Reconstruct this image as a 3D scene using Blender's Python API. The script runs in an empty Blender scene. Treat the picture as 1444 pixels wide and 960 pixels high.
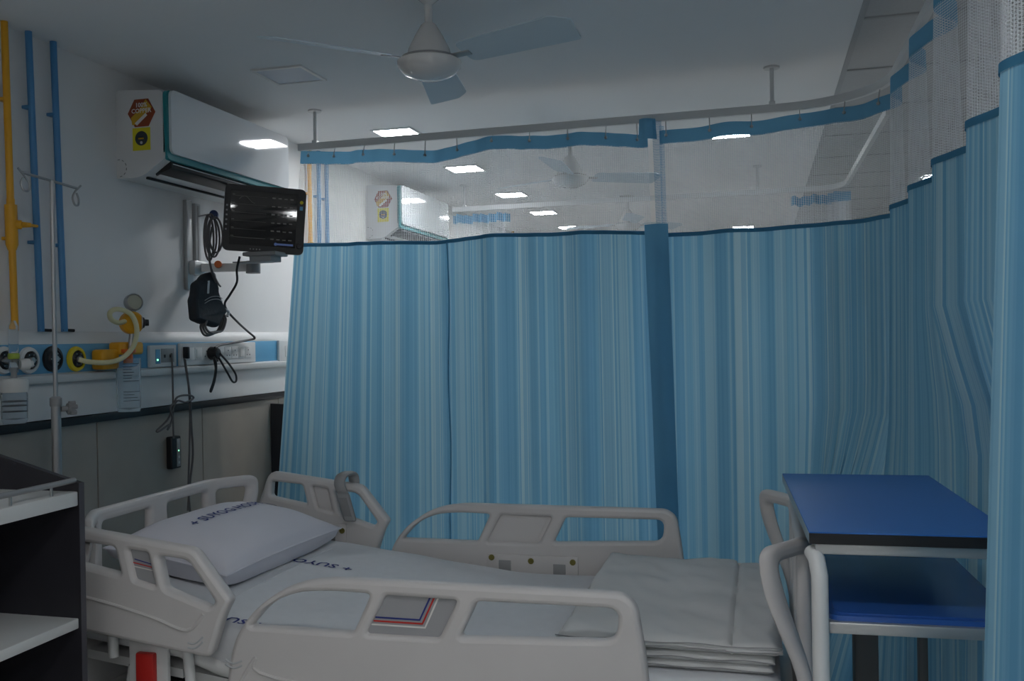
import bpy, bmesh, math, random
from mathutils import Vector, Matrix
random.seed(4)
R = math.radians
PI = math.pi
S = bpy.context.scene
COL = S.collection

# ------------------------------------------------------------------ camera
F = 1324.0; CX, CY = 722.0, 480.0
CAM = Vector((0, 0, 1.40))
_yaw, _pitch, _roll = R(14.8), R(-0.17), R(0.97)
_f0 = Vector((-math.sin(_yaw), math.cos(_yaw), 0)); _r = Vector((math.cos(_yaw), math.sin(_yaw), 0))
FW = _f0 * math.cos(_pitch) + Vector((0, 0, 1)) * math.sin(_pitch); _u = _r.cross(FW)
RT = _r * math.cos(_roll) - _u * math.sin(_roll); UP = _u * math.cos(_roll) + _r * math.sin(_roll)
cam_data = bpy.data.cameras.new('camera')
cam_data.sensor_width = 36.0; cam_data.lens = F / 1444.0 * 36.0; cam_data.clip_start = 0.05
cam = bpy.data.objects.new('camera', cam_data); COL.objects.link(cam)
m = Matrix((RT, UP, -FW)).transposed().to_4x4(); m.translation = CAM
cam.matrix_world = m
S.camera = cam

def at(x, y, ax, val):
    """pixel -> point on the plane where coordinate ax equals val"""
    d = FW * F + RT * (x - CX) - UP * (y - CY)
    return CAM + d * ((val - CAM[ax]) / d[ax])

# ------------------------------------------------------------------ world, exposure
w = bpy.data.worlds.new('world'); S.world = w; w.use_nodes = True
w.node_tree.nodes['Background'].inputs[0].default_value = (0.55, 0.65, 0.75, 1)
w.node_tree.nodes['Background'].inputs[1].default_value = 0.02
S.view_settings.view_transform = 'Standard'; S.view_settings.look = 'None'
S.view_settings.exposure = 0.0; S.view_settings.gamma = 1.0; S.view_settings.use_curve_mapping = False
LAMP = 63.0          # brightness of every lit ceiling panel

# ------------------------------------------------------------------ materials
MATS = {}
def mat(name, col, rough=0.6, metal=0.0, var=0.0, scale=20.0, bump=0.0, spec=0.5, emit=None, es=0.0, trans=0.0, alpha=1.0, coat=0.0):
    if name in MATS: return MATS[name]
    M = bpy.data.materials.new(name); M.use_nodes = True; nt = M.node_tree; N = nt.nodes; L = nt.links
    b = N['Principled BSDF']
    b.inputs['Base Color'].default_value = (*col, 1); b.inputs['Roughness'].default_value = rough
    b.inputs['Metallic'].default_value = metal; b.inputs['Specular IOR Level'].default_value = spec
    b.inputs['Transmission Weight'].default_value = trans; b.inputs['Alpha'].default_value = alpha
    b.inputs['Coat Weight'].default_value = coat
    if emit: b.inputs['Emission Color'].default_value = (*emit, 1); b.inputs['Emission Strength'].default_value = es
    if var or bump:
        tc = N.new('ShaderNodeTexCoord'); nz = N.new('ShaderNodeTexNoise'); nz.inputs['Scale'].default_value = scale
        nz.inputs['Detail'].default_value = 5
        L.new(tc.outputs['Object'], nz.inputs['Vector'])
        if var:
            rp = N.new('ShaderNodeValToRGB'); e = rp.color_ramp.elements
            e[0].position, e[1].position = 0.3, 0.7
            e[0].color = (*[c * (1 - var) for c in col], 1); e[1].color = (*[min(1, c * (1 + var)) for c in col], 1)
            L.new(nz.outputs['Fac'], rp.inputs['Fac']); L.new(rp.outputs['Color'], b.inputs['Base Color'])
        if bump:
            bp = N.new('ShaderNodeBump'); bp.inputs['Strength'].default_value = bump; bp.inputs['Distance'].default_value = 0.004
            L.new(nz.outputs['Fac'], bp.inputs['Height']); L.new(bp.outputs['Normal'], b.inputs['Normal'])
    MATS[name] = M
    return M

def curtain_mat(name, kind):
    """woven striped cloth / open net, laid out in metres along and up the cloth (UV)"""
    M = bpy.data.materials.new(name); M.use_nodes = True; nt = M.node_tree; N = nt.nodes; L = nt.links
    N.remove(N['Principled BSDF']); out = N['Material Output']
    uv = N.new('ShaderNodeUVMap'); uv.uv_map = 'UVMap'
    sep = N.new('ShaderNodeSeparateXYZ'); L.new(uv.outputs['UV'], sep.inputs[0])
    df = N.new('ShaderNodeBsdfDiffuse'); tr = N.new('ShaderNodeBsdfTranslucent')
    mx = N.new('ShaderNodeMixShader'); L.new(df.outputs[0], mx.inputs[1]); L.new(tr.outputs[0], mx.inputs[2])
    def math_(op, a, b_=None):
        n = N.new('ShaderNodeMath'); n.operation = op
        for i, v in enumerate((a, b_)):
            if v is None: continue
            if isinstance(v, (int, float)): n.inputs[i].default_value = v
            else: L.new(v, n.inputs[i])
        return n.outputs[0]
    if kind == 'stripe':
        def noise(scale, detail, off):
            n = N.new('ShaderNodeTexNoise'); n.noise_dimensions = '1D'
            n.inputs['Scale'].default_value = scale; n.inputs['Detail'].default_value = detail; n.inputs['Roughness'].default_value = 0.5
            L.new(math_('ADD', sep.outputs['X'], off), n.inputs['W']); return n.outputs['Fac']
        r1 = N.new('ShaderNodeValToRGB'); r1.color_ramp.interpolation = 'CONSTANT'
        e = r1.color_ramp.elements
        cols = [(0.0, (.22, .49, .70)), (.40, (.26, .55, .74)), (.47, (.37, .63, .77)), (.53, (.23, .51, .72)), (.58, (.47, .70, .80)), (.63, (.31, .58, .75))]
        e[0].position = 0; e[0].color = (*cols[0][1], 1); e[1].position = cols[1][0]; e[1].color = (*cols[1][1], 1)
        for p, c in cols[2:]:
            k = e.new(p); k.color = (*c, 1)
        L.new(noise(10.0, 2.0, 3.7), r1.inputs['Fac'])
        r2 = N.new('ShaderNodeValToRGB'); r2.color_ramp.interpolation = 'CONSTANT'
        e = r2.color_ramp.elements
        e[0].position = 0; e[0].color = (.86, .92, .96, 1); e[1].position = .45; e[1].color = (1, 1, 1, 1)
        k = e.new(.56); k.color = (1.0, 1.0, 1.0, 1); k = e.new(.60); k.color = (1.16, 1.09, 1.04, 1); k = e.new(.66); k.color = (.90, .95, .98, 1)
        L.new(noise(55.0, 1.0, 11.3), r2.inputs['Fac'])
        mul = N.new('ShaderNodeMix'); mul.data_type = 'RGBA'; mul.blend_type = 'MULTIPLY'; mul.inputs['Factor'].default_value = 1
        L.new(r1.outputs['Color'], mul.inputs['A']); L.new(r2.outputs['Color'], mul.inputs['B'])
        L.new(mul.outputs['Result'], df.inputs['Color']); L.new(mul.outputs['Result'], tr.inputs['Color'])
        mx.inputs[0].default_value = 0.36
        L.new(mx.outputs[0], out.inputs['Surface'])
    elif kind in ('net', 'bluenet'):
        c = (.80, .83, .86, 1) if kind == 'net' else (.12, .36, .58, 1)
        df.inputs['Color'].default_value = c; tr.inputs['Color'].default_value = c; mx.inputs[0].default_value = 0.4
        a = math_('COSINE', math_('MULTIPLY', sep.outputs['X'], 2 * PI / 0.019))
        b_ = math_('COSINE', math_('MULTIPLY', sep.outputs['Y'], 2 * PI / 0.0145))
        hole = math_('GREATER_THAN', math_('ABSOLUTE', math_('MULTIPLY', a, b_)), 0.24)
        tp = N.new('ShaderNodeBsdfTransparent'); m2 = N.new('ShaderNodeMixShader')
        L.new(hole, m2.inputs[0]); L.new(mx.outputs[0], m2.inputs[1]); L.new(tp.outputs[0], m2.inputs[2])
        L.new(m2.outputs[0], out.inputs['Surface'])
    else:
        c = (.16, .40, .60, 1) if kind == 'plain' else (.08, .25, .40, 1)
        df.inputs['Color'].default_value = c; tr.inputs['Color'].default_value = c; mx.inputs[0].default_value = 0.25
        L.new(mx.outputs[0], out.inputs['Surface'])
    return M

WALL = mat('wall_paint', (.79, .785, .78), .55, var=.02, scale=3, bump=.03)
CEIL = mat('ceiling_paint', (.84, .84, .84), .75, var=.015, scale=2)
FLOOR = mat('vinyl_floor', (.62, .62, .60), .35, var=.10, scale=14)
WAINS = mat('wainscot_laminate', (.34, .31, .27), .45, var=.06, scale=5)
BLACK = mat('black_plastic', (.012, .012, .014), .4)
DARK = mat('dark_laminate', (.022, .021, .027), .45, var=.12, scale=8)
DARKEDGE = mat('charcoal_edge', (.075, .072, .085), .45)
ABS = mat('white_abs', (.64, .61, .595), .38, var=.015, scale=6)
WHITEM = mat('white_enamel', (.72, .72, .71), .35)
SHELFW = mat('white_laminate', (.70, .71, .70), .4)
SHEET = mat('white_linen', (.76, .77, .79), .85, var=.02, scale=30, bump=.25)
PILLOWM = mat('pillow_cotton', (.76, .75, .81), .85, bump=.15, scale=25)
BLANKETM = mat('folded_cotton', (.68, .68, .67), .9, bump=.35, scale=18)
NAVY = mat('navy_print', (.03, .045, .22), .8)
GREYPL = mat('grey_plastic', (.32, .32, .32), .5)
LIGHTGR = mat('light_grey_plastic', (.52, .53, .54), .45)
INSET = mat('grey_inset', (.36, .36, .37), .5)
ALU = mat('aluminium', (.50, .51, .51), .38, metal=.75)
STEEL = mat('brushed_steel', (.45, .45, .45), .38, metal=.85)
YELL = mat('orange_yellow_paint', (.78, .38, .015), .4)
YELLOW = mat('yellow_plastic', (.80, .60, .02), .45)
BLUEP = mat('blue_pipe_paint', (.07, .25, .49), .35)
BLUEB = mat('blue_panel_band', (.13, .38, .60), .45)
TEAL = mat('teal_trim', (.02, .25, .28), .3)
ACW = mat('gloss_white_plastic', (.74, .76, .78), .06, coat=.3)
ACB = mat('white_plastic_body', (.72, .72, .72), .42)
TABLE = mat('blue_laminate', (.03, .155, .50), .38, var=.02, scale=60)
SHELFB = mat('blue_moulded_tray', (.03, .11, .40), .2)
RED = mat('red_plastic', (.55, .025, .02), .45)
ORANGE = mat('orange_plastic', (.70, .15, .02), .45)
HOSE = mat('cream_hose', (.72, .68, .42), .4)
NAVYP = mat('navy_plastic', (.02, .045, .14), .45)
CLEAR = mat('clear_plastic', (.93, .97, 1.0), .06, trans=.92, spec=.4)
CLEAR.node_tree.nodes['Principled BSDF'].inputs['IOR'].default_value = 1.12
FROST = mat('frosted_lid', (.70, .70, .68), .5)
INK = mat('dark_ink', (.04, .05, .06), .6)
GLASSSCREEN = mat('screen_glass', (.014, .015, .018), .03, spec=.6)
TRACE = mat('dim_screen_trace', (.1, .1, .1), .5, emit=(.6, .62, .55), es=.03)
TRACEB = mat('dim_screen_logo', (.05, .07, .15), .5, emit=(.25, .40, .95), es=.10)
FANW = mat('fan_white', (.70, .69, .68), .2)
FANB = mat('fan_blade_paint', (.55, .64, .70), .4)
TRACKM = mat('track_white', (.66, .67, .67), .45)
TILE = mat('mineral_ceiling_tile', (.50, .51, .52), .85, var=.03, scale=90)
GRID = mat('ceiling_grid_metal', (.40, .41, .42), .5)
LIT = mat('lit_diffuser', (.9, .9, .9), .5, emit=(.95, .975, 1.0), es=LAMP)
UNLIT = mat('unlit_diffuser', (.50, .55, .62), .4)
LEDG = mat('green_led', (.05, .2, .08), .4, emit=(.25, 1.0, .45), es=2.5)
BROWNST = mat('sticker_brown', (.30, .055, .015), .5)
AMBER = mat('sticker_amber', (.62, .36, .02), .5)
YELST = mat('sticker_yellow', (.75, .66, .02), .5)
PAPER = mat('white_print', (.80, .78, .74), .6)
CUFF = mat('dark_cuff_nylon', (.018, .022, .028), .75, bump=.4, scale=50)
CABLE = mat('grey_cable', (.13, .12, .12), .5)
STRIPE = curtain_mat('curtain_striped_cloth', 'stripe')
NET = curtain_mat('curtain_net', 'net')
BNET = curtain_mat('curtain_blue_net', 'bluenet')
PLAIN = curtain_mat('curtain_plain_blue', 'plain')
HEMM = curtain_mat('curtain_hem_blue', 'hem')

# ------------------------------------------------------------------ mesh helpers
def tag(o, label=None, cat=None, group=None, kind=None):
    if label: o['label'] = label
    if cat: o['category'] = cat
    if group: o['group'] = group
    if kind: o['kind'] = kind
    return o

def empty(name, loc, label=None, cat=None, group=None, rz=0.0):
    o = bpy.data.objects.new(name, None); COL.objects.link(o)
    o.location = loc; o.rotation_euler = (0, 0, rz); o.empty_display_size = .05
    return tag(o, label, cat, group)

class MB:
    def __init__(s): s.v = []; s.f = []; s.uv = None
    def add(s, vs, fs):
        b = len(s.v); s.v += [tuple(p) for p in vs]; s.f += [tuple(i + b for i in q) for q in fs]; return s
    def bm(s, bm):
        bm.verts.ensure_lookup_table(); bm.verts.index_update()
        s.add([v.co[:] for v in bm.verts], [[v.index for v in f.verts] for f in bm.faces]); bm.free(); return s
    def box(s, x0, x1, y0, y1, z0, z1, bev=0.0, seg=2):
        b = bmesh.new(); bmesh.ops.create_cube(b, size=1)
        for v in b.verts: v.co = Vector(((x0 + x1) / 2 + v.co.x * (x1 - x0), (y0 + y1) / 2 + v.co.y * (y1 - y0), (z0 + z1) / 2 + v.co.z * (z1 - z0)))
        if bev: bmesh.ops.bevel(b, geom=b.edges[:], offset=bev, segments=seg, affect='EDGES', profile=.5)
        return s.bm(b)
    def tube(s, pts, r, n=10, smooth=0, cap=True, closed=False):
        P = [Vector(p) for p in pts]
        if smooth: P = catmull(P, smooth, closed)
        rr = r if isinstance(r, (list, tuple)) else None
        if rr and len(rr) != len(P): rr = [rr[min(len(rr) - 1, int(i * len(rr) / len(P)))] for i in range(len(P))]
        vs = []; fs = []; k = len(P); prev = None
        for i, p in enumerate(P):
            if closed: t = P[(i + 1) % k] - P[i - 1]
            else: t = P[min(i + 1, k - 1)] - P[max(i - 1, 0)]
            t.normalize()
            if prev is None:
                a = Vector((0, 0, 1)) if abs(t.z) < .9 else Vector((1, 0, 0)); nrm = t.cross(a).normalized()
            else:
                nrm = (prev - t * prev.dot(t)).normalized()
            prev = nrm; bn = t.cross(nrm); q = rr[i] if rr else r
            for j in range(n):
                a = 2 * PI * j / n; vs.append(p + nrm * (q * math.cos(a)) + bn * (q * math.sin(a)))
        for i in range(k if closed else k - 1):
            for j in range(n):
                a0 = i * n + j; a1 = i * n + (j + 1) % n; i2 = (i + 1) % k
                fs.append((a0, a1, i2 * n + (j + 1) % n, i2 * n + j))
        if cap and not closed: fs.append(tuple(range(n))[::-1]); fs.append(tuple((k - 1) * n + j for j in range(n)))
        return s.add(vs, fs)
    def lathe(s, prof, n=32, origin=(0, 0, 0), axis=(0, 0, 1)):
        ax = Vector(axis).normalized(); q = Vector((0, 0, 1)).rotation_difference(ax); o = Vector(origin)
        vs = []; fs = []
        for (r, z) in prof:
            for j in range(n):
                a = 2 * PI * j / n; vs.append(o + q @ Vector((max(r, 1e-5) * math.cos(a), max(r, 1e-5) * math.sin(a), z)))
        for i in range(len(prof) - 1):
            for j in range(n):
                fs.append((i * n + j, i * n + (j + 1) % n, (i + 1) * n + (j + 1) % n, (i + 1) * n + j))
        fs.append(tuple(range(n))[::-1]); fs.append(tuple((len(prof) - 1) * n + j for j in range(n)))
        return s.add(vs, fs)
    def prism(s, poly, a0, a1, fn):
        """poly (u, v) swept between a0 and a1; fn(u, v, a) -> point"""
        n = len(poly); vs = [fn(u, v, a0) for u, v in poly] + [fn(u, v, a1) for u, v in poly]
        fs = [tuple(range(n))[::-1], tuple(range(n, 2 * n))] + [(i, (i + 1) % n, n + (i + 1) % n, n + i) for i in range(n)]
        return s.add(vs, fs)
    def xf(s, fn): s.v = [tuple(fn(Vector(p))) for p in s.v]; return s
    def build(s, name, material, parent=None, smooth=True, ang=38, loc=None):
        me = bpy.data.meshes.new(name); me.from_pydata(s.v, [], s.f)
        if s.uv:
            lay = me.uv_layers.new(name='UVMap')
            for lp in me.loops: lay.data[lp.index].uv = s.uv[lp.vertex_index]
        b = bmesh.new(); b.from_mesh(me); bmesh.ops.recalc_face_normals(b, faces=b.faces[:]); b.to_mesh(me); b.free()
        me.materials.append(material)
        if smooth:
            for p in me.polygons: p.use_smooth = True
            me.set_sharp_from_angle(angle=R(ang))
        o = bpy.data.objects.new(name, me); COL.objects.link(o)
        if parent is not None:
            o.parent = parent; par = parent; off = Vector((0, 0, 0)); rot = 0.0
        if loc is not None: o.location = loc
        return o

def catmull(P, n, closed=False):
    out = []; k = len(P)
    for i in range(k if closed else k - 1):
        p1, p2 = P[i], P[(i + 1) % k]
        p0 = P[i - 1] if (closed or i > 0) else p1 * 2 - p2
        p3 = P[(i + 2) % k] if (closed or i + 2 < k) else p2 * 2 - p1
        for j in range(n):
            t = j / n
            out.append(.5 * ((2 * p1) + (p2 - p0) * t + (2 * p0 - 5 * p1 + 4 * p2 - p3) * t * t + (3 * p1 - p0 - 3 * p2 + p3) * t ** 3))
    if not closed: out.append(P[-1])
    return out

def fillet(pts, r, n=4, step=None):
    """round the corners of a closed polygon; r number or list"""
    k = len(pts); out = []
    for i in range(k):
        p = Vector(pts[i]); a = Vector(pts[i - 1]) - p; b = Vector(pts[(i + 1) % k]) - p
        rr = r[i] if isinstance(r, (list, tuple)) else r
        rr = min(rr, a.length * .45, b.length * .45)
        if rr < 1e-4: out.append(p); continue
        s0 = p + a.normalized() * rr; s1 = p + b.normalized() * rr
        for j in range(n + 1):
            t = j / n; out.append(s0 * (1 - t) ** 2 + p * 2 * t * (1 - t) + s1 * t * t)
    if step:
        res = []
        for i in range(len(out)):
            a, b = out[i], out[(i + 1) % len(out)]; m_ = max(1, int((b - a).length / step))
            for j in range(m_): res.append(a.lerp(b, j / m_))
        out = res
    return [(p.x, p.y) for p in out]

def plate(outer, holes, thick, bev):
    """flat moulding with openings and rounded edges -> MB in (u, v, w)"""
    cu = bpy.data.curves.new('tmp', 'CURVE'); cu.dimensions = '2D'; cu.fill_mode = 'BOTH'
    cu.extrude = thick / 2 - bev; cu.bevel_depth = bev; cu.bevel_resolution = 2; cu.offset = -bev
    for pl in [outer] + holes:
        sp = cu.splines.new('POLY'); sp.points.add(len(pl) - 1); sp.use_cyclic_u = True
        for q, (a, b) in zip(sp.points, pl): q.co = (a, b, 0, 1)
    o = bpy.data.objects.new('tmp', cu); COL.objects.link(o)
    dg = bpy.context.evaluated_depsgraph_get(); me = bpy.data.meshes.new_from_object(o.evaluated_get(dg))
    mb = MB().add([v.co[:] for v in me.vertices], [list(p.vertices) for p in me.polygons])
    bpy.data.objects.remove(o); bpy.data.curves.remove(cu); bpy.data.meshes.remove(me)
    return mb

def text_mb(txt, size, align='LEFT', bold=0.0):
    cu = bpy.data.curves.new('tmp', 'FONT'); cu.body = txt; cu.size = size; cu.align_x = align; cu.resolution_u = 2; cu.offset = bold
    o = bpy.data.objects.new('tmp', cu); COL.objects.link(o)
    dg = bpy.context.evaluated_depsgraph_get(); me = bpy.data.meshes.new_from_object(o.evaluated_get(dg))
    mb = MB().add([v.co[:] for v in me.vertices], [list(p.vertices) for p in me.polygons])
    bpy.data.objects.remove(o); bpy.data.curves.remove(cu); bpy.data.meshes.remove(me)
    return mb

def copy_tree(o, parent=None):
    c = o.copy(); COL.objects.link(c); c.parent = parent
    for ch in list(o.children): copy_tree(ch, c)
    return c

def rel(mb, origin):                       # world-built geometry -> local to its thing's base
    ox = Vector(origin); return mb.xf(lambda p: p - ox)

# ------------------------------------------------------------------ the room
XW = -2.60; ZC = 2.55; XB = 0.365
def struct(name, mb, material, **k):
    o = mb.build(name, material, **k); tag(o, kind='structure'); return o
struct('floor', MB().box(XW - .1, 3.6, -5.6, 13.1, -.1, 0), FLOOR, smooth=False)
wall = struct('wall_left', MB().box(XW - .12, XW, -5.6, 13.1, 0, ZC + .1), WALL, smooth=False)
struct('wall_far', MB().box(XW - .12, 3.6, 13, 13.12, 0, ZC + .1), WALL, smooth=False)
struct('wall_right', MB().box(3.5, 3.62, -5.6, 13, 0, ZC + .1), WALL, smooth=False)
struct('wall_back', MB().box(XW, 3.5, -5.6, -5.48, 0, ZC + .1), WALL, smooth=False)
ceil = struct('ceiling', MB().box(XW - .1, XB, -5.6, 13.1, ZC, ZC + .1).box(XB, 3.6, -5.6, 13.1, ZC + .03, ZC + .13), CEIL, smooth=False)
# lay-in tiles of the corridor ceiling: a grid of narrow bars with one tile in each bay
g = MB(); TP = .712; y0 = 3.682 - 9 * TP
g.box(XB, XB + .022, -5.5, 13, ZC - .004, ZC + .03)
for j in range(1, 5): g.box(XB + j * TP - .009, XB + j * TP + .009, -5.5, 13, ZC - .001, ZC + .03)
for i in range(0, 24):
    y = y0 + i * TP
    if y < 13: g.box(XB, 3.5, y - .009, y + .009, ZC - .001, ZC + .03)
g.build('ceiling_grid', GRID, ceil, smooth=False)
tile_me = None
for i in range(5, 21):
    for j in range(0, 3):
        if tile_me is None:
            o = MB().box(.012, TP - .012, .012, TP - .012, .004, .028, .002, 1).build('ceiling_tile', TILE, ceil, smooth=False); tile_me = o.data
        else:
            o = bpy.data.objects.new('ceiling_tile', tile_me); COL.objects.link(o); o.parent = ceil
        o.location = (XB + j * TP + .009, y0 + i * TP, ZC)
# laminate wainscot boards below the black dado rail
pan = None
for i in range(-2, 7):
    ya = 3.22 + i * .735
    if pan is None:
        o = MB().box(0, .018, .0025, .7325, .12, 1.10, .002, 1).build('wall_panel', WAINS, wall, smooth=False); pan = o.data
    else:
        o = bpy.data.objects.new('wall_panel', pan); COL.objects.link(o); o.parent = wall
    o.location = (XW + .001, ya, 0)
struct('trim_1', MB().box(XW, XW + .035, 1.75, 8.37, 1.09, 1.122, .004), BLACK)
struct('baseboard_left', MB().box(XW, XW + .024, -5.4, 13, 0, .118, .004), mat('skirting', (.20, .20, .19), .5))

# ------------------------------------------------------------------ ceiling panel lights
def led(x, y, lit, label):
    t = empty('ceiling_light', (x, y, ZC), label, 'ceiling light', 'square ceiling lights')
    h = .105
    fr = MB()
    for (a, b, c, d) in ((-h - .014, h + .014, -h - .014, -h), (-h - .014, h + .014, h, h + .014), (-h - .014, -h, -h, h), (h, h + .014, -h, h)):
        fr.box(a, b, c, d, -.008, 0)
    fr.build('frame', WHITEM, t, smooth=False)
    MB().box(-h, h, -h, h, -.005, -.001).build('diffuser', LIT if lit else UNLIT, t, smooth=False)
led(-1.943, 3.675, False, 'unlit square grey ceiling light between the fan and the air conditioner')
led(-1.925, 4.89, True, 'bright square ceiling light just above the curtain rail at its left end')
for k, (y, s) in enumerate(((6.06, 'second'), (7.29, 'third'), (8.44, 'fourth'), (9.68, 'fifth and farthest visible'))):
    led(-1.91, y, True, f'bright square ceiling light seen through the net, {s} of the receding row')
led(-.145, 5.514, True, 'bright ceiling light showing at the wavy top band of the right curtain')
led(-.157, 10.42, True, 'small bright far ceiling light just above the right striped cloth')
for y, s in ((.7, 'over the viewpoint'), (-1.7, 'behind the viewpoint'), (-2.9, 'farther behind the viewpoint')):  # unseen fill lamps continuing the row, added to brighten the bed bay
    led(-.15, y, True, f'added unseen ceiling light {s}, in line with the bed foot')
led(-1.92, -2.4, True, 'added unseen ceiling light behind the viewpoint, near the service wall')  # out of view, added to lift the light in the front bay
for y, s in ((1.1, 'level with the bedside locker'), (-1.3, 'just behind the viewpoint'), (-2.5, 'second behind the viewpoint')):  # lamps added out of view to light the side curtain and bed
    led(1.09, y, True, f'added unseen corridor ceiling light {s}, outside the curtained bay')
q = at(1323, 250, 2, ZC); led(q.x, q.y, True, 'bright corridor ceiling light showing at the edge of the side curtain')

# ------------------------------------------------------------------ wall services
def wall_pt(x, y, X=-2.55): return at(x, y, 0, X)

hp = empty('bed_head_panel', (XW, 3.5, 1.12), 'white and blue medical service panel running along the wall', 'wall panel')
O = Vector((XW, 3.5, 1.12)); YA, YB = 1.75, 5.35
def hpbox(name, x1, z0, z1, M, bev=.003, x0=XW): rel(MB().box(x0, x1, YA, YB, z0, z1, bev), O).build(name, M, hp)
rel(MB().prism([(XW, 1.405), (XW + .045, 1.405), (XW + .045, 1.418), (XW + .02, 1.452), (XW, 1.452)], YA, YB, lambda u, v, a: (u, a, v)), O).build('top_cover', WHITEM, hp)
hpbox('blue_band', -2.553, 1.295, 1.405, BLUEB)
rel(MB().prism([(XW, 1.262), (XW + .062, 1.262), (XW + .068, 1.270), (XW + .068, 1.290), (XW + .05, 1.297), (XW, 1.297)], YA, YB, lambda u, v, a: (u, a, v)), O).build('lower_lip', WHITEM, hp)
hpbox('lower_cover', -2.566, 1.124, 1.262, WHITEM)

def pipe(name, x0, y0, x1, y1, M, label, r=.0125, X=-2.568, zt=ZC, zb=1.452, foot=True):
    a = at(x0, y0, 0, X); b = at(x1, y1, 0, X); a.z = zt - .001; b.z = zb
    t = empty(name, (X, b.y, zb), label, 'pipe', 'painted gas pipes')
    o = Vector((X, b.y, zb))
    rel(MB().tube([a, a.lerp(b, .5), b + Vector((0, 0, .02)), b], r, 12), o).build('tube', M, t)
    if foot: rel(MB().tube([b + Vector((0, -.01, .006)), b + Vector((.015, .034, .004))], .006, 8), o).build('elbow_clip', BLACK, t)
    for k in (.25, .7):
        c = a.lerp(b, k); rel(MB().box(XW, X + .004, c.y - .0145, c.y + .0145, c.z - .006, c.z + .006, .002), o).build('wall_clip', M, t)
    return t, a, b, o
t, a, b, o = pipe('gas_pipe', 6, 37, 21, 452, YELL, 'orange yellow gas pipe with shut-off valve at the far left of the wall', foot=False, zb=1.455)
v0, v1 = a.lerp(b, .59), a.lerp(b, .72)
rel(MB().tube([v0 + Vector((0, 0, .02)), v0, v0 + Vector((0, 0, -.001)), v1 + Vector((0, 0, .001)), v1, v1 - Vector((0, 0, .02))], [.014, .014, .021, .021, .021, .014], 14), o).build('valve_body', YELL, t)
vm = v0.lerp(v1, .5)
vb = rel(MB().lathe([(.016, 0), (.016, .02), (.011, .022), (.008, .05), (.0, .052)], 14, vm + Vector((.012, .005, 0)), (.75, .66, 0)), o).build('valve_stem', YELL, t)
rel(MB().box(vm.x + .035, vm.x + .05, vm.y + .01, vm.y + .075, vm.z - .005, vm.z + .005, .003), o).build('valve_lever', YELL, t)
pipe('gas_pipe', 40, 48, 58, 468, BLUEP, 'blue gas pipe beside the orange pipe, left of the two')
pipe('gas_pipe', 75, 60, 91, 468, BLUEP, 'blue gas pipe standing nearest the wall air conditioner')
for (xa, xb, M, lab) in ((436, 437, YELL, 'orange pipe of the next bay seen through the curtain net'), (449, 449, BLUEP, 'left blue pipe of the next bay seen through the curtain net'), (460, 461, BLUEP, 'right blue pipe of the next bay seen through the curtain net')):
    t, a, b, o = pipe('gas_pipe', xa, 215, xb, 330, M, lab, foot=False)
    c = a.lerp(b, .55); rel(MB().tube([c + Vector((0, 0, .04)), c - Vector((0, 0, .04))], .019, 12), o).build('valve_body', M, t)
for (xa, M, lab) in ((723, YELL, 'orange pipe on the far end of the wall above the curtain'), (731, BLUEP, 'blue pipe on the far end of the wall above the curtain')):
    pipe('gas_pipe', xa, 318, xa, 328, M, lab, foot=False)

XS = -2.553
def outlet(px_, py_, ring, label):
    c = wall_pt(px_, py_, XS)
    t = empty('gas_outlet', c, label, 'gas outlet', 'round gas outlets on the blue band')
    MB().lathe([(.047, -.002), (.049, .004), (.046, .012), (.034, .015), (.034, .006), (.0, .006)], 32, (0, 0, 0), (1, 0, 0)).build('ring', ring, t)
    MB().lathe([(.030, .004), (.032, .012), (.026, .018), (.016, .018), (.016, .008), (.0, .008)], 28, (0, 0, 0), (1, 0, 0)).build('socket', BLACK, t)
    MB().lathe([(.013, .006), (.013, .022), (.010, .026), (.0, .026)], 20, (0, 0, 0), (1, 0, 0)).build('nozzle', STEEL, t)
    for k in range(6):
        a = k * PI / 3; MB().lathe([(.0025, .012), (.0025, .0185), (0, .0185)], 8, (0, .022 * math.cos(a), .022 * math.sin(a)), (1, 0, 0)).build('screw', STEEL, t)
    return c
outlet(4, 508, WHITEM, 'round gas outlet with white ring at the left edge of the blue band')
outlet(39, 508, WHITEM, 'round gas outlet with white ring just left of the drip stand pole')
outlet(73, 506, BLACK, 'all black round gas outlet directly behind the drip stand pole')
oy = outlet(106, 506, YELLOW, 'yellow ringed round gas outlet with the cream hose plugged in')

# oxygen flow meter with humidifier bottle
c = wall_pt(20, 545, -2.49)
t = empty('flow_meter', (c.x, c.y, 1.115), 'clear flow meter tube with white-lidded humidifier bottle hanging below', 'flow meter')
zz = lambda py_: wall_pt(20, py_, -2.49).z - 1.115
MB().lathe([(.014, zz(525)), (.016, zz(520)), (.016, zz(460)), (.011, zz(455)), (.008, zz(452)), (0, zz(452))], 20).build('flow_tube', CLEAR, t)
MB().lathe([(.017, zz(506)), (.019, zz(504)), (.019, zz(500)), (.017, zz(498))], 20).build('green_band', mat('olive_green', (.35, .45, .05), .4), t)
MB().lathe([(.010, zz(535)), (.010, zz(522)), (.014, zz(522)), (.014, zz(518)), (0, zz(518))], 16).build('stem', GREYPL, t)
MB().lathe([(.006, 0), (.006, .05), (0, .05)], 12, (-.055, 0, zz(508)), (1, 0, 0)).build('connector', STEEL, t)
MB().lathe([(.018, 0), (.020, .008), (.020, .030), (.012, .034), (.012, .042), (0, .042)], 18, (.014, .012, zz(514)), (.5, .85, 0)).build('control_knob', WHITEM, t)
MB().lathe([(.044, zz(553)), (.046, zz(551)), (.046, zz(538)), (.040, zz(534)), (.012, zz(533)), (0, zz(533))], 28).build('bottle_lid', FROST, t)
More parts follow.
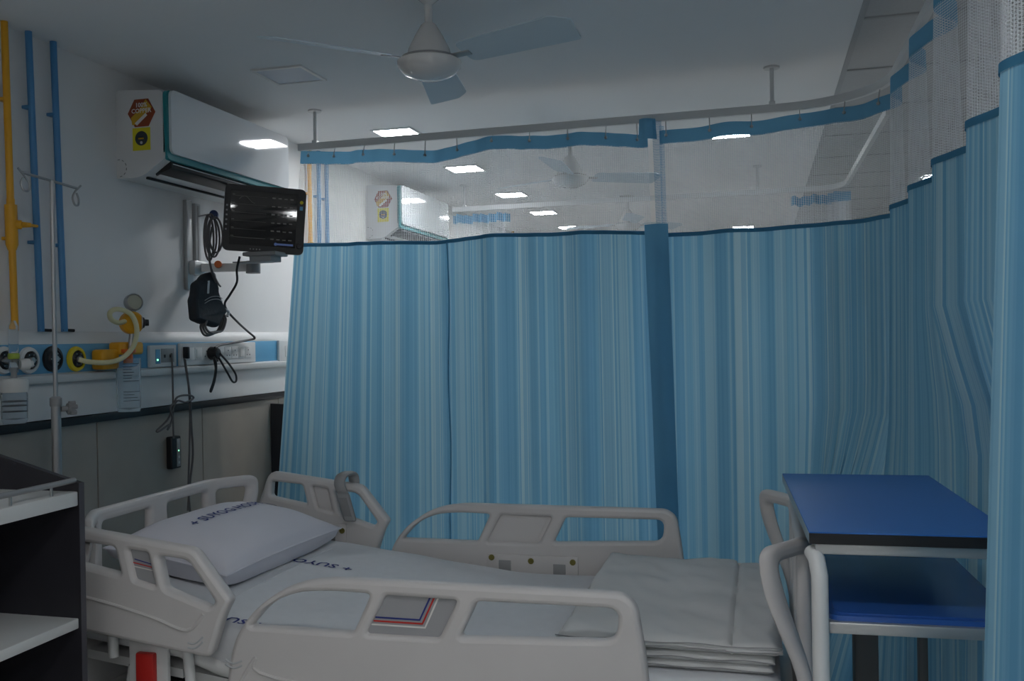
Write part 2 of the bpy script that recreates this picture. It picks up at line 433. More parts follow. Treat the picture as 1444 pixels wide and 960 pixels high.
bt = MB().lathe([(.0, zz(597)), (.036, zz(597)), (.041, zz(592)), (.042, zz(556)), (.040, zz(553)), (.038, zz(556)), (.038, zz(590)), (0, zz(592))], 28).build('bottle', CLEAR, t)
for k, py_ in enumerate((566, 572, 580)):
    MB().lathe([(.0424, zz(py_ + .3)), (.0427, zz(py_)), (.0424, zz(py_ - .3))], 28).build('level_mark', INK, bt)

# suction unit: bracket, regulator, gauge, jar, hose
c = wall_pt(185, 455, -2.49); base = Vector((-2.49, c.y, 1.12))
t = empty('suction_unit', base, 'orange yellow suction regulator with gauge and clear jar on the wall band', 'suction unit')
def sx(px_, py_, X=-2.49): return at(px_, py_, 0, X) - base
p0, p1 = sx(146, 507), sx(200, 490)
MB().box(-.06, .0, p0.y, p0.y + .10, -.04 + p0.z, .04 + p0.z, .012, 3).box(-.05, .012, p0.y + .09, p1.y, p1.z - .028, p1.z + .024, .012, 3).build('bracket', YELL, t)
rc = sx(186, 455, -2.47)
reg = MB().lathe([(.0, -.025), (.040, -.025), (.046, -.018), (.046, .010), (.036, .022), (0, .024)], 32, rc, (.85, -.52, 0)).build('regulator', YELL, t)
kd = Vector((.75, .66, 0)).normalized()
MB().lathe([(.022, 0), (.022, .008), (.014, .012), (.013, .026), (0, .026)], 20, rc + kd * .038, kd).build('knob', BLACK, reg)
MB().lathe([(.026, 0), (.026, .004), (.020, .006), (0, .006)], 20, rc + kd * .036, kd).build('knob_collar', STEEL, reg)
gc = sx(189, 426, -2.47); gd = Vector((.80, -.45, .15)).normalized()
ga = MB().lathe([(0, -.022), (.034, -.022), (.036, -.016), (.036, .006), (.032, .010), (.029, .005), (0, .005)], 28, gc, gd).build('gauge', STEEL, t)
MB().lathe([(.029, .0055), (.029, .0065), (0, .0065)], 24, gc, gd).build('dial', mat('dial_cream', (.45, .45, .36), .4), ga)
MB().tube([gc + Vector((0, 0, -.03)), rc + Vector((0, 0, .03))], .010, 12).tube([rc + Vector((0, 0, -.04)), sx(184, 492, -2.47)], .011, 12).build('stem', STEEL, t)
jc = sx(181, 520, -2.47)
zj = lambda py_: sx(181, py_, -2.47).z
jar = MB().lathe([(0, zj(580)), (.042, zj(580)), (.045, zj(576)), (.048, zj(508)), (.046, zj(505)), (.044, zj(508)), (.041, zj(575)), (0, zj(577))], 28, (jc.x, jc.y, 0)).build('jar', CLEAR, t)
MB().lathe([(.018, zj(512)), (.018, zj(498)), (.03, zj(497)), (.03, zj(492)), (0, zj(492))], 20, (jc.x, jc.y, 0)).build('jar_neck', ORANGE, t)
for k in range(11):
    py_ = 513 + k * 4.0 if k < 7 else 552 + (k - 7) * 4.2
    n_ = 14; w_ = .8 if k in (0, 6, 7, 10) else random.uniform(.35, .7)
    mb = MB(); r_ = .0478
    for i in range(n_):
        a = -1.35 + w_ * 1.5 * i / (n_ - 1) * 1.2; cx_, cy_ = jc.x + r_ * math.cos(a), jc.y + r_ * math.sin(a)
        mb.v += [(cx_, cy_, zj(py_)), (cx_, cy_, zj(py_) + .0022)]
        if i: mb.f.append((2 * i - 2, 2 * i, 2 * i + 1, 2 * i - 1))
    mb.build('graduation', INK, jar)
# the cream hose
hs = [at(111, 507, 0, -2.525), at(125, 510, 0, -2.50), at(150, 511, 0, -2.46), at(172, 505, 0, -2.44), at(188, 488, 0, -2.43), at(193, 465, 0, -2.425), at(187, 446, 0, -2.43), at(176, 438, 0, -2.44), at(163, 436, 0, -2.45), at(155, 441, 0, -2.46), at(157, 450, 0, -2.465), at(167, 455, 0, -2.47), at(176, 453, 0, -2.475)]
hz = hs[0].copy()
tag(rel(MB().tube(hs, .0098, 12, smooth=6), hz).build('suction_hose', HOSE, loc=hz), 'cream rubber hose looping from the yellow outlet up to the regulator', 'hose')

# nurse call plate, sockets
def plate_box(name, x0, y0, x1, y1, label, cat, th=.016, grp=None):
    a = wall_pt(x0, y0, XS); b = wall_pt(x1, y1, XS)
    c = (a + b) / 2; c.x = XS
    t = empty(name, c, label, cat, grp); w_, h_ = abs(b.y - a.y) / 2, (a.z - b.z) / 2
    MB().box(0, th, -w_, w_, -h_, h_, .004).build('cover', WHITEM, t)
    return t, w_, h_
t, w_, h_ = plate_box('nurse_call_plate', 207, 487, 245, 516, 'small grey call point plate with blue strip and green light', 'wall plate')
MB().box(.0155, .018, -w_ * .62, -w_ * .28, -h_ * .7, h_ * .62, .001).build('blue_strip', BLUEB, t)
MB().box(.0155, .018, -w_ * .2, w_ * .78, -h_ * .6, h_ * .68, .001).build('socket_face', GREYPL, t)
for u in (.05, .48): MB().box(.0175, .0195, w_ * u - .006, w_ * u + .006, -.008, .006, .001).build('jack', BLACK, t)
MB().lathe([(.004, 0), (.004, .003), (0, .004)], 10, (.0175, -w_ * .5, -h_ * .35), (1, 0, 0)).build('indicator', LEDG, t)
t, w_, h_ = plate_box('socket_panel', 250, 484, 357, 510, 'long white switch and socket panel on the blue band', 'socket panel')
n = 9
for k in range(n):
    ya = -w_ * .86 + 2 * w_ * .86 * k / n; yb = ya + 2 * w_ * .86 / n - .003
    sw = MB().box(.0155, .0195, ya, yb, -h_ * .55, h_ * .58, .0015).build('module', WHITEM, t)
    if k in (2, 5, 6, 8):
        ym = (ya + yb) / 2
        for (dy, dz) in ((0, .012), (-.012, -.012), (.012, -.012)):
            MB().lathe([(.0035, 0), (.0035, .001), (0, .001)], 10, (.0192, ym + dy, dz), (1, 0, 0)).build('pin_hole', INK, sw)
    elif k in (1, 3, 7):
        MB().box(.019, .0225, ya + .01, yb - .01, -h_ * .4, h_ * .4, .0015).build('rocker', WHITEM, sw)
t, w_, h_ = plate_box('socket_panel', 390, 480, 440, 508, 'second white socket plate, partly hidden at the curtain edge', 'socket panel')
MB().box(.0155, .0195, -w_ * .7, w_ * .7, -h_ * .5, h_ * .5, .0015).build('module', WHITEM, t)

# plugs and cables
def cable(name, pts, r, M, label, cat='cable', sm=6):
    P = [at(*p[:2], 0, p[2]) for p in pts]; o = P[-1].copy()
    return tag(rel(MB().tube(P, r, 8, smooth=sm), o).build(name, M, loc=o), label, cat)
pc = wall_pt(300, 498, -2.52)
t = empty('power_plug', (-2.534, pc.y, pc.z), 'round black power plug pushed into the socket panel', 'plug')
MB().lathe([(.028, 0), (.032, .006), (.030, .03), (.022, .045), (0, .048)], 24, (0, 0, 0), (1, 0, 0)).build('plug_body', BLACK, t)
MB().tube([(.03, 0, -.02), (.036, 0, -.04)], .009, 10).build('strain_relief', BLACK, t)
cable('power_cable', [(338, 362, -2.3), (334, 380, -2.33), (334, 398, -2.36), (324, 416, -2.41), (317, 428, -2.44), (322, 440, -2.46), (336, 455, -2.48), (348, 466, -2.50), (359, 476, -2.505), (352, 479, -2.51), (330, 483, -2.505), (312, 486, -2.50), (303, 490, -2.497)], .0055, BLACK, 'black power cable dropping from the monitor in a kink to the plug', 'cable')
cable('cable_loop', [(301, 503, -2.495), (304, 520, -2.49), (301, 538, -2.49), (297, 550, -2.49), (298, 551, -2.488), (303, 535, -2.487), (305, 515, -2.487), (302, 503, -2.487)], .005, BLACK, 'short black hanging loop of spare cable straight below the plug')
cable('cable_loop', [(306, 500, -2.495), (313, 512, -2.49), (321, 526, -2.488), (328, 538, -2.486), (333, 537, -2.485), (332, 527, -2.486), (322, 512, -2.487), (310, 498, -2.487)], .005, BLACK, 'longer black hanging loop of spare cable slanting right below the plug')
t = empty('cable_plug', wall_pt(259, 497, -2.534), 'small dark plug at the left end of the socket panel', 'plug')
MB().box(0, .028, -.008, .008, -.028, .026, .004).build('plug_body', BLACK, t)
cable('bed_cable', [(260, 505, -2.515), (264, 530, -2.51), (268, 560, -2.51), (270, 600, -2.53), (272, 640, -2.535), (268, 680, -2.54), (265, 720, -2.54)], .005, CABLE, 'thin grey cable hanging from the socket panel behind the headboard')
cable('bed_cable', [(261, 507, -2.51), (266, 545, -2.505), (268, 585, -2.525), (267, 640, -2.53), (266, 690, -2.535), (270, 740, -2.54)], .0045, CABLE, 'second grey cable running beside it down the laminate wall')
cable('call_cable', [(242, 498, -2.53), (243, 520, -2.525), (244, 560, -2.52), (244, 590, -2.535), (245, 618, -2.54)], .0042, CABLE, 'grey call cable dropping from the call plate to the handset')
cable('cable_bundle', [(244, 575, -2.515), (250, 560, -2.505), (266, 557, -2.50), (273, 561, -2.50), (262, 567, -2.50), (250, 565, -2.505), (243, 578, -2.52), (236, 592, -2.53), (222, 606, -2.54), (224, 608, -2.535), (240, 598, -2.525), (236, 606, -2.53), (243, 590, -2.52), (240, 575, -2.515), (248, 566, -2.51)], .0045, CABLE, 'tied bundle of grey call cable looped against the black dado rail', 'cable', 8)
a = wall_pt(239, 616, -2.56); b = wall_pt(253, 659, -2.56)
t = empty('call_handset', ((-2.560, (a.y + b.y) / 2, b.z)), 'small black call handset with green light hanging on the wall', 'handset')
hw = (b.y - a.y) / 2; hh = a.z - b.z
MB().box(-.02, .012, -hw, hw, 0, hh, .007, 3).build('case', BLACK, t)
MB().box(.0115, .0135, -.0, hw * .75, hh * .06, hh * .92, .001).build('keypad', GREYPL, t)
MB().lathe([(.0035, 0), (.003, .002), (0, .0025)], 10, (.013, hw * .35, hh * .55), (1, 0, 0)).build('indicator', LEDG, t)
for k in range(2): MB().lathe([(.006, 0), (.006, .002), (0, .002)], 12, (.013, hw * .4, hh * (.18 + .17 * k)), (1, 0, 0)).build('button', LIGHTGR, t)

# ------------------------------------------------------------------ air conditioners
def make_ac(y0, label):
    L_ = 1.02
    t = empty('air_conditioner', (XW, y0, 2.10), label, 'air conditioner', 'wall air conditioners')
    pr = fillet([(0, .365), (.225, .350), (.235, .07), (.12, -.005), (0, -.005)], [.02, .02, .02, .03, .01], 4)
    MB().prism(pr, 0, L_, lambda u, v, a: (u, a, v)).build('body', ACB, t)
    # teal band around the front, glossy panel inside it
    fr = fillet([(0.0, .062), (L_, .062), (L_, .352), (0.0, .352)], .03, 6)
    MB().prism(fr, .226, .244, lambda u, v, a: (a, u, v)).build('teal_trim', TEAL, t)
    fp = fillet([(.014, .088), (L_ - .006, .088), (L_ - .006, .354), (.014, .354)], .03, 6)
    MB().prism(fp, .240, .256, lambda u, v, a: (a, u, v)).build('front_panel', ACW, t)
    MB().box(.15, .228, .05, L_ - .05, .025, .058, .004).xf(lambda p: Vector((p.x, p.y, p.z + (p.x - .19) * .35 - .004))).build('air_slot', BLACK, t)
    MB().box(.135, .222, .06, L_ - .06, -.004, .0, .002).xf(lambda p: Vector((p.x + .008, p.y, p.z + (p.x - .135) * .62 + .002))).build('louvre', ACB, t)
    MB().box(.118, .128, .0, L_ - .1, -.012, -.002, .002).xf(lambda p: Vector((p.x, p.y + .03, p.z + .003))).build('louvre_slot', BLACK, t)
    # end face stickers
    hx = MB(); cx_, cz_, rr = .125, .262, .066
    hexp = [(cx_ + rr * math.cos(R(60 * k)), cz_ + rr * math.sin(R(60 * k))) for k in range(6)]
    hx.prism(hexp, -.0015, .001, lambda u, v, a: (u, a, v)); st = hx.build('hexagon_sticker', BROWNST, t, smooth=False)
    MB().prism([(cx_ - .045, cz_ - .048), (cx_ - .02, cz_ - .048), (cx_ + .05, cz_ + .02), (cx_ + .022, cz_ + .055), (cx_ - .012, cz_ + .012), (cx_ - .05, cz_ - .018)], -.0022, .0, lambda u, v, a: (u, a, v)).build('amber_print', AMBER, st, smooth=False)
    for s_, sz, zz_ in (('100%', .026, .024), ('COPPER', .026, .0)):
        text_mb(s_, sz, 'CENTER', .0006).xf(lambda p, zz_=zz_: Vector((cx_ + p.x, -.0026, cz_ + zz_ + p.y))).build('lettering', PAPER, st, smooth=False)
    MB().prism([(cx_ - .032, cz_ - .042), (cx_ - .022, cz_ - .052), (cx_ + .028, cz_ - .012), (cx_ + .020, cz_ - .002)], -.0028, -.001, lambda u, v, a: (u, a, v)).build('pipe_print', PAPER, st, smooth=False)
    sq = MB().box(cx_ - .044, cx_ + .040, -.0015, .001, .106, .200).build('yellow_sticker', YELST, t, smooth=False)
    MB().lathe([(.030, 0), (.030, .0012), (0, .0012)], 28, (cx_ - .002, -.001, .156), (0, -1, 0)).build('dark_disc', INK, sq, smooth=False)
    MB().box(cx_ - .016, cx_ + .010, -.0032, -.002, .152, .158).build('amber_line', AMBER, sq, smooth=False)
    MB().lathe([(.006, 0), (.006, .0008), (0, .0008)], 14, (cx_ - .002, -.0022, .138), (0, -1, 0)).build('grey_dot', LIGHTGR, sq, smooth=False)
    ko = MB()
    for k in range(7):
        a = R(100 - 200 * k / 6.0); p_ = Vector((.012 + .036 * math.cos(a), -.0008, .038 + .036 * math.sin(a)))
        a2 = a - R(17); p2 = Vector((.012 + .036 * math.cos(a2), -.0008, .038 + .036 * math.sin(a2)))
        if p_.x > .004 and p2.x > .004: ko.tube([p_, p2], .0012, 5)
    ko.build('pipe_knockout', INK, t)
    return t
make_ac(3.393, 'white wall air conditioner with teal trim and stickers, directly over the monitor')
make_ac(5.985, 'white air conditioner of the next bay seen through the curtain net')

# ------------------------------------------------------------------ ceiling fans
def make_fan(x, y, ang, label):
    t = empty('ceiling_fan', (x, y, 2.315), label, 'ceiling fan', 'three-blade ceiling fans')
    dz = ZC - 2.315
    MB().tube([(0, 0, .10), (0, 0, dz)], .013, 16).build('down_rod', FANW, t)
    MB().lathe([(.012, dz - .05), (.055, dz - .012), (.06, dz - .001), (0, dz - .001)], 28).build('canopy', FANW, t)
    MB().lathe([(.018, .125), (.026, .118), (.045, .085), (.068, .04), (.075, .012), (.080, .004)][::-1], 40).build('motor_cover', FANW, t)
    MB().lathe([(.0, -.062), (.045, -.057), (.085, -.040), (.104, -.018), (.106, -.002), (.098, .004), (.082, .006), (0, .006)], 44).build('motor_bowl', FANW, t)
    MB().lathe([(.086, .006), (.092, .007), (.092, .011), (.080, .012)], 40).build('motor_gap', GREYPL, t)
    for k in range(3):
        a = R(ang + 120 * k)
        pl = fillet([(.14, -.060), (.50, -.076), (.555, -.040), (.535, .066), (.14, .052)], [.03, .02, .012, .012, .03], 4)
        def fn(u, v, w_):
            q = Vector((u, v, w_ - v * .26 + .004 + (u - .15) * .015)); return Matrix.Rotation(a, 3, 'Z') @ q
        bl = MB().prism(pl, -.0015, .0015, fn).build('blade', FANB, t, smooth=False)
        ir = MB().box(.085, .165, -.012, .012, -.0035, .0005, .001)
        ir.xf(lambda p: Matrix.Rotation(a, 3, 'Z') @ Vector((p.x, p.y, p.z - p.y * .26 + .003))); ir.build('blade_iron', STEEL, bl)
FANX = -1.04
def fan_dir(): return 0
make_fan(FANX, 2.93, -18, 'white three-blade ceiling fan hanging nearest, over the bed')
make_fan(FANX, 5.31, 30, 'white ceiling fan of the next bay behind the curtain net')
make_fan(FANX, 7.72, 45, 'farthest small ceiling fan, seen through the net by the curtain overlap')

# ------------------------------------------------------------------ curtain tracks
YT = 4.235; ZT = 2.37; XT = .505
def track_path(yt, yend, x0=-2.22, xc=XT, rad=.42, n=10):
    P = [Vector((x0, yt + .05, 0)), Vector((xc - rad, yt - .02, 0))]
    for k in range(1, n + 1):
        a = PI / 2 * k / n; P.append(Vector((xc - rad + rad * math.sin(a), yt - .02 - rad * (1 - math.cos(a)), 0)))
    P.append(Vector((xc, yend, 0))); return P
def make_track(yt, yend, rods, label, rad=.42, xc=XT):
    P = track_path(yt, yend, rad=rad, xc=xc); o = P[0] + Vector((0, 0, ZT))
    t = empty('curtain_track', o, label, 'curtain track', 'ceiling curtain tracks')
    mb = MB(); n = len(P); hw, hh = .011, .017
    for i, p in enumerate(P):
        d = (P[min(i + 1, n - 1)] - P[max(i - 1, 0)]).normalized(); s_ = Vector((-d.y, d.x, 0))
        for (a, b) in ((-hw, -hh), (hw, -hh), (hw, hh), (-hw, hh)): mb.v.append(tuple(p + s_ * a + Vector((0, 0, ZT + b)) - o))
        if i:
            for j in range(4): mb.f.append((4 * i - 4 + j, 4 * i - 4 + (j + 1) % 4, 4 * i + (j + 1) % 4, 4 * i + j))
    mb.f += [(0, 1, 2, 3), tuple(4 * n - 4 + j for j in range(4))]
    mb.build('rail', TRACKM, t)
    for (x, y) in rods:
        r_ = rel(MB().tube([(x, y, ZT + .015), (x, y, ZC - .006)], .0085, 12), o).build('hanger_rod', TRACKM, t)
        rel(MB().lathe([(.034, ZC - .008), (.034, ZC), (0, ZC)], 20, (x, y, 0)), o).build('ceiling_flange', TRACKM, r_)
        rel(MB().box(x - .013, x + .013, y - .014, y + .014, ZT + .012, ZT + .03, .003), o).build('clamp', TRACKM, r_)
    return P
PA = make_track(YT, 1.2, [(-2.13, YT + .05), (.066, YT - .02), (XT, 2.3)], 'white curtain track on hanger rods curving round the bed bay')
PB = make_track(6.68, 4.42, [(-2.13, 6.73), (.0, 6.66)], 'white curtain track of the next bay seen behind the net', rad=.22, xc=.56)

def polyline(P):
    L_ = [0.0]
    for a, b in zip(P, P[1:]): L_.append(L_[-1] + (b - a).length)
    def ev(s):
        s = max(0, min(L_[-1], s))
        for i in range(len(P) - 1):
            if s <= L_[i + 1] or i == len(P) - 2:
                tt = (s - L_[i]) / (L_[i + 1] - L_[i]); d = (P[i + 1] - P[i]).normalized()
                return P[i].lerp(P[i + 1], tt), d
    return ev, L_[-1]

def make_curtain(label, ev, s0, s1, fold, sag, group, zfab=1.878, zbot=.05, ds=.012, hooks=(), u0=0.0, shift=lambda s, z: 0.0, hem=True, band=True):
    """fold(s, z): sideways offset from the track; sag(s): rise or dip of the cloth (m); shift: slide along the track"""
    p0, d0 = ev((s0 + s1) / 2)
    o = Vector((p0.x, p0.y, zbot))
    t = empty('hospital_curtain', o, label, 'curtain', group)
    n = max(8, int((s1 - s0) / ds)); SS = [s0 + (s1 - s0) * i / n for i in range(n + 1)]
    ztop = ZT - .045
    def P3(s, z):
        q, d = ev(s); nrm = Vector((-d.y, d.x, 0)); return q + nrm * fold(s, z) + d * shift(s, z) + Vector((0, 0, z))
    arc = [u0]
    for a, b in zip(SS, SS[1:]): arc.append(arc[-1] + (P3(b, 1.7) - P3(a, 1.7)).length)
    def sheet(zs, off=0.0, sagk=None):
        mb = MB(); mb.uv = []
        for i, s in enumerate(SS):
            for z in zs:
                k = (z - zfab) / (ztop - zfab) if z > zfab else 0
                dz = sag(s) * (.45 + .55 * k) if z >= zfab - .05 else sag(s) * .45 * max(0, (z - zbot) / (zfab - zbot))
                q = P3(s, z)
                if off:
                    _, d = ev(s); q += Vector((-d.y, d.x, 0)) * off
                mb.v.append(tuple(q + Vector((0, 0, dz)) - o)); mb.uv.append((arc[i], z))
        r_ = len(zs)
        for i in range(n):
            for j in range(r_ - 1): mb.f.append((i * r_ + j, (i + 1) * r_ + j, (i + 1) * r_ + j + 1, i * r_ + j + 1))
        return mb
    zl = lambda a, b, k: [a + (b - a) * i / k for i in range(k + 1)]
    sheet(zl(zbot, zfab, 14)).build('striped_cloth', STRIPE, t, ang=180)
    sheet(zl(zfab, ztop - .058, 5)).build('net', NET, t, ang=180)
    if hem: sheet(zl(zfab - .016, zfab + .002, 1), -.003).build('hem_tape', HEMM, t, ang=180)
    if band: sheet(zl(ztop - .062, ztop, 2)).build('top_band', PLAIN, t, ang=180)
    for s in hooks:
        q = P3(s, ztop - .02) + Vector((0, 0, sag(s))); tp = ev(s)[0]
        h = rel(MB().tube([Vector((tp.x, tp.y, ZT - .016)), Vector((tp.x * .6 + q.x * .4, tp.y * .6 + q.y * .4 - .004, ZT - .035)), q + Vector((0, -.006, .01)), q + Vector((0, -.006, -.008))], .0022, 6), o).build('hook', STEEL, t)
        rel(MB().lathe([(0, -.008), (.007, -.004), (.007, .004), (0, .008)], 10, q + Vector((0, -.007, -.004))), o).build('hook_bead', STEEL, h)
    return t, P3, o

evA, LA = polyline(PA)
sx_of = lambda x: x + 2.22                              # along the straight run, s is nearly x + 2.22
def sagA(s): return .016 * math.sin(s * 6.0 + .9) + .008 * math.sin(s * 12.4 + 2.0) + .004
def foldA(s, z):
    k = .5 + .5 * (2.3 - z) / 2.1
    return -.022 * math.sin(s * 13 + .5) * k - .012 * math.sin(s * 31 + 1.2) * k - .004 * math.sin(s * 57 + z * .6) - (.03 * math.exp(-((s - .33) / .05) ** 2))
def shiftA(s, z):
    return -.17 * ((2.33 - z) / 1.7) * math.exp(-s / .30) + .05 * ((2.33 - z) / 2.2) * math.exp(-(1.76 - s) / .12) * (1 if s < 1.77 else 1)
tA, P3A, oA = make_curtain('blue striped curtain with white net top, from the left wall to the dark blue overlap', evA, .02, 1.745, foldA, sagA, 'blue striped bed curtains', hooks=[.06, .20, .36, .52, .68, .84, 1.02, 1.20, 1.38, 1.56, 1.70], shift=shiftA)
# seam down the middle of the left curtain and its turned-over edge by the overlap
sm = MB(); 
for i in range(40):
    z = .2 + (1.86 - .2) * i / 39; q = P3A(sx_of(-1.43) + .004 * math.sin(z * 9) - .002, z) - oA + Vector((0, -.006, 0))
    sm.v += [tuple(q + Vector((-.004, 0, 0))), tuple(q + Vector((0, -.005, 0))), tuple(q + Vector((.004, 0, 0)))]
    if i:
        for j in range(2): sm.f.append((3 * i - 3 + j, 3 * i - 2 + j, 3 * i + 1 + j, 3 * i + j))
sm.build('seam', PLAIN, tA)
def flap(name, za, zb, x0t, x1t, x0b, x1b, M, dy=-.05, par=None, org=None, nz=16, bulge=.02, amp=.006):
    mb = MB(); mb.uv = []; nx = 10
    for i in range(nz + 1):
        k = i / nz; z = za + (zb - za) * k; xa = x0t + (x0b - x0t) * k; xb = x1t + (x1b - x1t) * k
        for j in range(nx + 1):
            u = j / nx
            mb.v.append(tuple(Vector((xa + (xb - xa) * u, YT - .03 + dy - bulge * math.sin(PI * u) + amp * math.sin(z * 7 + u * 5), z)) - org)); mb.uv.append((u * .12, z))
    for i in range(nz):
        for j in range(nx): a = i * (nx + 1) + j; mb.f.append((a, a + 1, a + nx + 2, a + nx + 1))
    return mb.build(name, M, par, ang=180)
flap('turned_edge', 1.888, .16, -.486, -.382, -.440, -.348, PLAIN, par=tA, org=oA)
flap('net_edge', 1.89, 2.34, -.435, -.405, -.445, -.405, BNET, par=tA, org=oA, bulge=.005, nz=10)
flap('net_edge', 1.89, 2.32, -.410, -.388, -.415, -.395, BNET, par=tA, org=oA, bulge=.004, nz=10, dy=-.04)
flap('band_corner', 2.262, 2.352, -.505, -.425, -.50, -.43, PLAIN, par=tA, org=oA, nz=4)

# right curtain: round the bend and down the side towards the viewer
def sagB(s): return (.014 * math.sin(s * 5.2 + 1.0) + .006 * math.sin(s * 11.0)) * max(0, min(1, (2.75 - s) / .2)) - .004 + .020 * math.exp(-((s - 2.08) / .12) ** 2)
def foldB(s, z):
    k = .6 + .5 * (2.33 - z) / 1.5
    a = -.016 * math.sin(s * 12 + .4) * k - .008 * math.sin(s * 27 + 1.0)
    e = max(0.0, min(1.0, (s - 2.62) / .5))
    ph = (s - 2.55) / .47 * 2 * PI
    b = (.055 + .02 * max(0, s - 3.4)) * (math.sin(ph) + .28 * math.sin(2 * ph + .5)) * k
    n_ = max(0.0, min(1.0, (s - 4.80) / .12)) * (-.030 - .010 * (1.9 - min(z, 1.9)))
    n_ += .085 * max(0.0, min(1.0, (s - 3.6) / .3)) * max(0.0, min(1.0, (4.86 - s) / .08)) * max(0.0, min(1.0, (1.45 - z) / .3))
    c_ = -.42 * math.exp(-((s - 2.66) / .36) ** 2) * max(0.0, (1.10 - z) / 1.10) ** 1.1
    return (a * (1 - e) - b * e + n_ + c_)
hb = [.02 + i * .19 for i in range(6)]
tB, P3B, oB = make_curtain('blue striped curtain with net top bending round the bay towards the viewer on the right', evA, 1.80, LA - .02, foldB, sagB, 'blue striped bed curtains', hooks=[1.83, 2.02, 2.20, 2.40, 2.60, 2.80], u0=7.3, ds=.010, zbot=.03, zfab=1.858)
# next bay: two bunched-up curtains
evB, LB = polyline(PB)
def foldC(s, z): return .045 * math.sin(s * 2 * PI / .062)
make_curtain('bunched blue curtain hanging on the far track beside the next air conditioner', evB, .0, .44, foldC, lambda s: .006 * math.sin(s * 40), 'bunched curtains of the next bay', ds=.005, hooks=[], u0=20.1)
make_curtain('bunched blue curtain at the right bend of the far track', evB, 2.44, 2.86, foldC, lambda s: .006 * math.sin(s * 37), 'bunched curtains of the next bay', ds=.005, hooks=[], u0=25.3)

# ------------------------------------------------------------------ hospital bed
BC = 2.69                                   # centre line of the bed
bed = empty('hospital_bed', (-.9, BC, 0), 'white moulded hospital bed with split side rails standing under the fan', 'bed')
BO = Vector((-.9, BC, 0))
def bpart(mb, name, M, parent=bed, **k): return rel(mb, BO).build(name, M, parent, **k)

def mattress_z(x):
    """height of the lying surface: flat foot part, gently raised head part"""
    d = -.80 - x
    return .592 + (.115 * d if d > .06 else (.115 * .5 * (d + .06) ** 2 / .12 if d > -.06 else 0))

foot_outer = fillet([(-1.345, .43), (-1.335, .56), (-1.312, .65), (-1.255, .722), (-1.175, .776), (-1.11, .799), (-1.03, .810), (-.62, .810), (-.315, .810), (-.282, .785), (-.262, .66), (-.245, .43)], [.02, .05, .05, .05, .05, .05, .08, .05, .02, .02, .05, .02], 4)
fw1 = fillet([(-1.268, .676), (-1.215, .735), (-1.14, .769), (-1.05, .777), (-.937, .775), (-.985, .676)], [.008, .05, .05, .05, .012, .012], 4)
fwm = fillet([(-.897, .774), (-.712, .772), (-.760, .678), (-.951, .676)], .010, 4)
fw2 = fillet([(-.664, .772), (-.322, .774), (-.330, .700), (-.708, .683)], [.012, .03, .03, .012], 4)
head_outer = fillet([(-1.890, .645), (-1.862, .76), (-1.806, .912), (-1.428, .866), (-1.322, .738), (-1.345, .700), (-1.385, .585)], [.02, .05, .035, .02, .012, .02, .02], 4)
hw1 = fillet([(-1.795, .872), (-1.668, .862), (-1.648, .788), (-1.800, .815)], .012, 4)
hwm = fillet([(-1.626, .857), (-1.566, .851), (-1.545, .764), (-1.606, .778)], .008, 4)
hw2 = fillet([(-1.536, .844), (-1.446, .836), (-1.368, .732), (-1.384, .716), (-1.516, .758)], [.012, .02, .008, .01, .012], 4)

def rail(outer, holes, inset, Y, sgn, stripes):
    """sgn = -1 near side (outside faces the viewer), +1 far side"""
    mb = plate(outer, holes + [inset], .040, .012); mb.xf(lambda p: Vector((p.x, Y + p.z, p.y)))
    r_ = bpart(mb, 'side_rail', ABS)
    n_ = len(inset)
    cu_, cv_ = sum(p[0] for p in inset) / n_, sum(p[1] for p in inset) / n_
    big = [(cu_ + (u - cu_) * 1.03, cv_ + (v - cv_) * 1.05) for u, v in inset]
    bpart(MB().prism(big, Y - .006, Y + .006, lambda u, v, a: (u, a, v)), 'inset_panel', INSET if sgn < 0 else ABS, r_, smooth=False)
    if sgn > 0:
        sm_ = [(cu_ + (u - cu_) * .86, cv_ + (v - cv_) * .84) for u, v in inset]
        bpart(MB().prism(sm_, Y - .010, Y - .005, lambda u, v, a: (u, a, v)), 'inset_pad', ABS, r_, smooth=False)
    if stripes:
        ys = Y - .0075
        (xa, za), (xc_, zc_), (xd, zd), w_ = stripes
        for k, (M, off) in enumerate(((NAVY, 0.0), (RED, .009), (PAPER, .018))):
            p = [Vector((xa - off * .6, ys, za - off)), Vector((xc_ + off * .75, ys, zc_ - off)), Vector((xd + off * 1.15, ys, zd))]
            q = [v + Vector((0, 0, -w_)) for v in p]; q[1] = p[1] + Vector((w_ * .6, 0, -w_)); q[2] = p[2] + Vector((w_ * 1.2, 0, 0))
            bpart(MB().add([p[0], p[1], q[1], q[0], p[2], q[2]], [(0, 1, 2, 3), (1, 4, 5, 2)]), 'stripe', M, r_, smooth=False)
    return r_
YN, YF = 2.155, 3.215
st_f = ((-.928, .719), (-.813, .719), (-.787, .772), .0042)
st_h = ((-1.613, .832), (-1.560, .820), (-1.557, .832), .003)
fn_ = rail(foot_outer, [fw1, fw2], fwm, YN, -1, st_f)
ff_ = rail(foot_outer, [fw1, fw2], fwm, YF, 1, None)
hn_ = rail(head_outer, [hw1, hw2], hwm, YN, -1, st_h)
hf_ = rail(head_outer, [hw1, hw2], hwm, YF, 1, None)
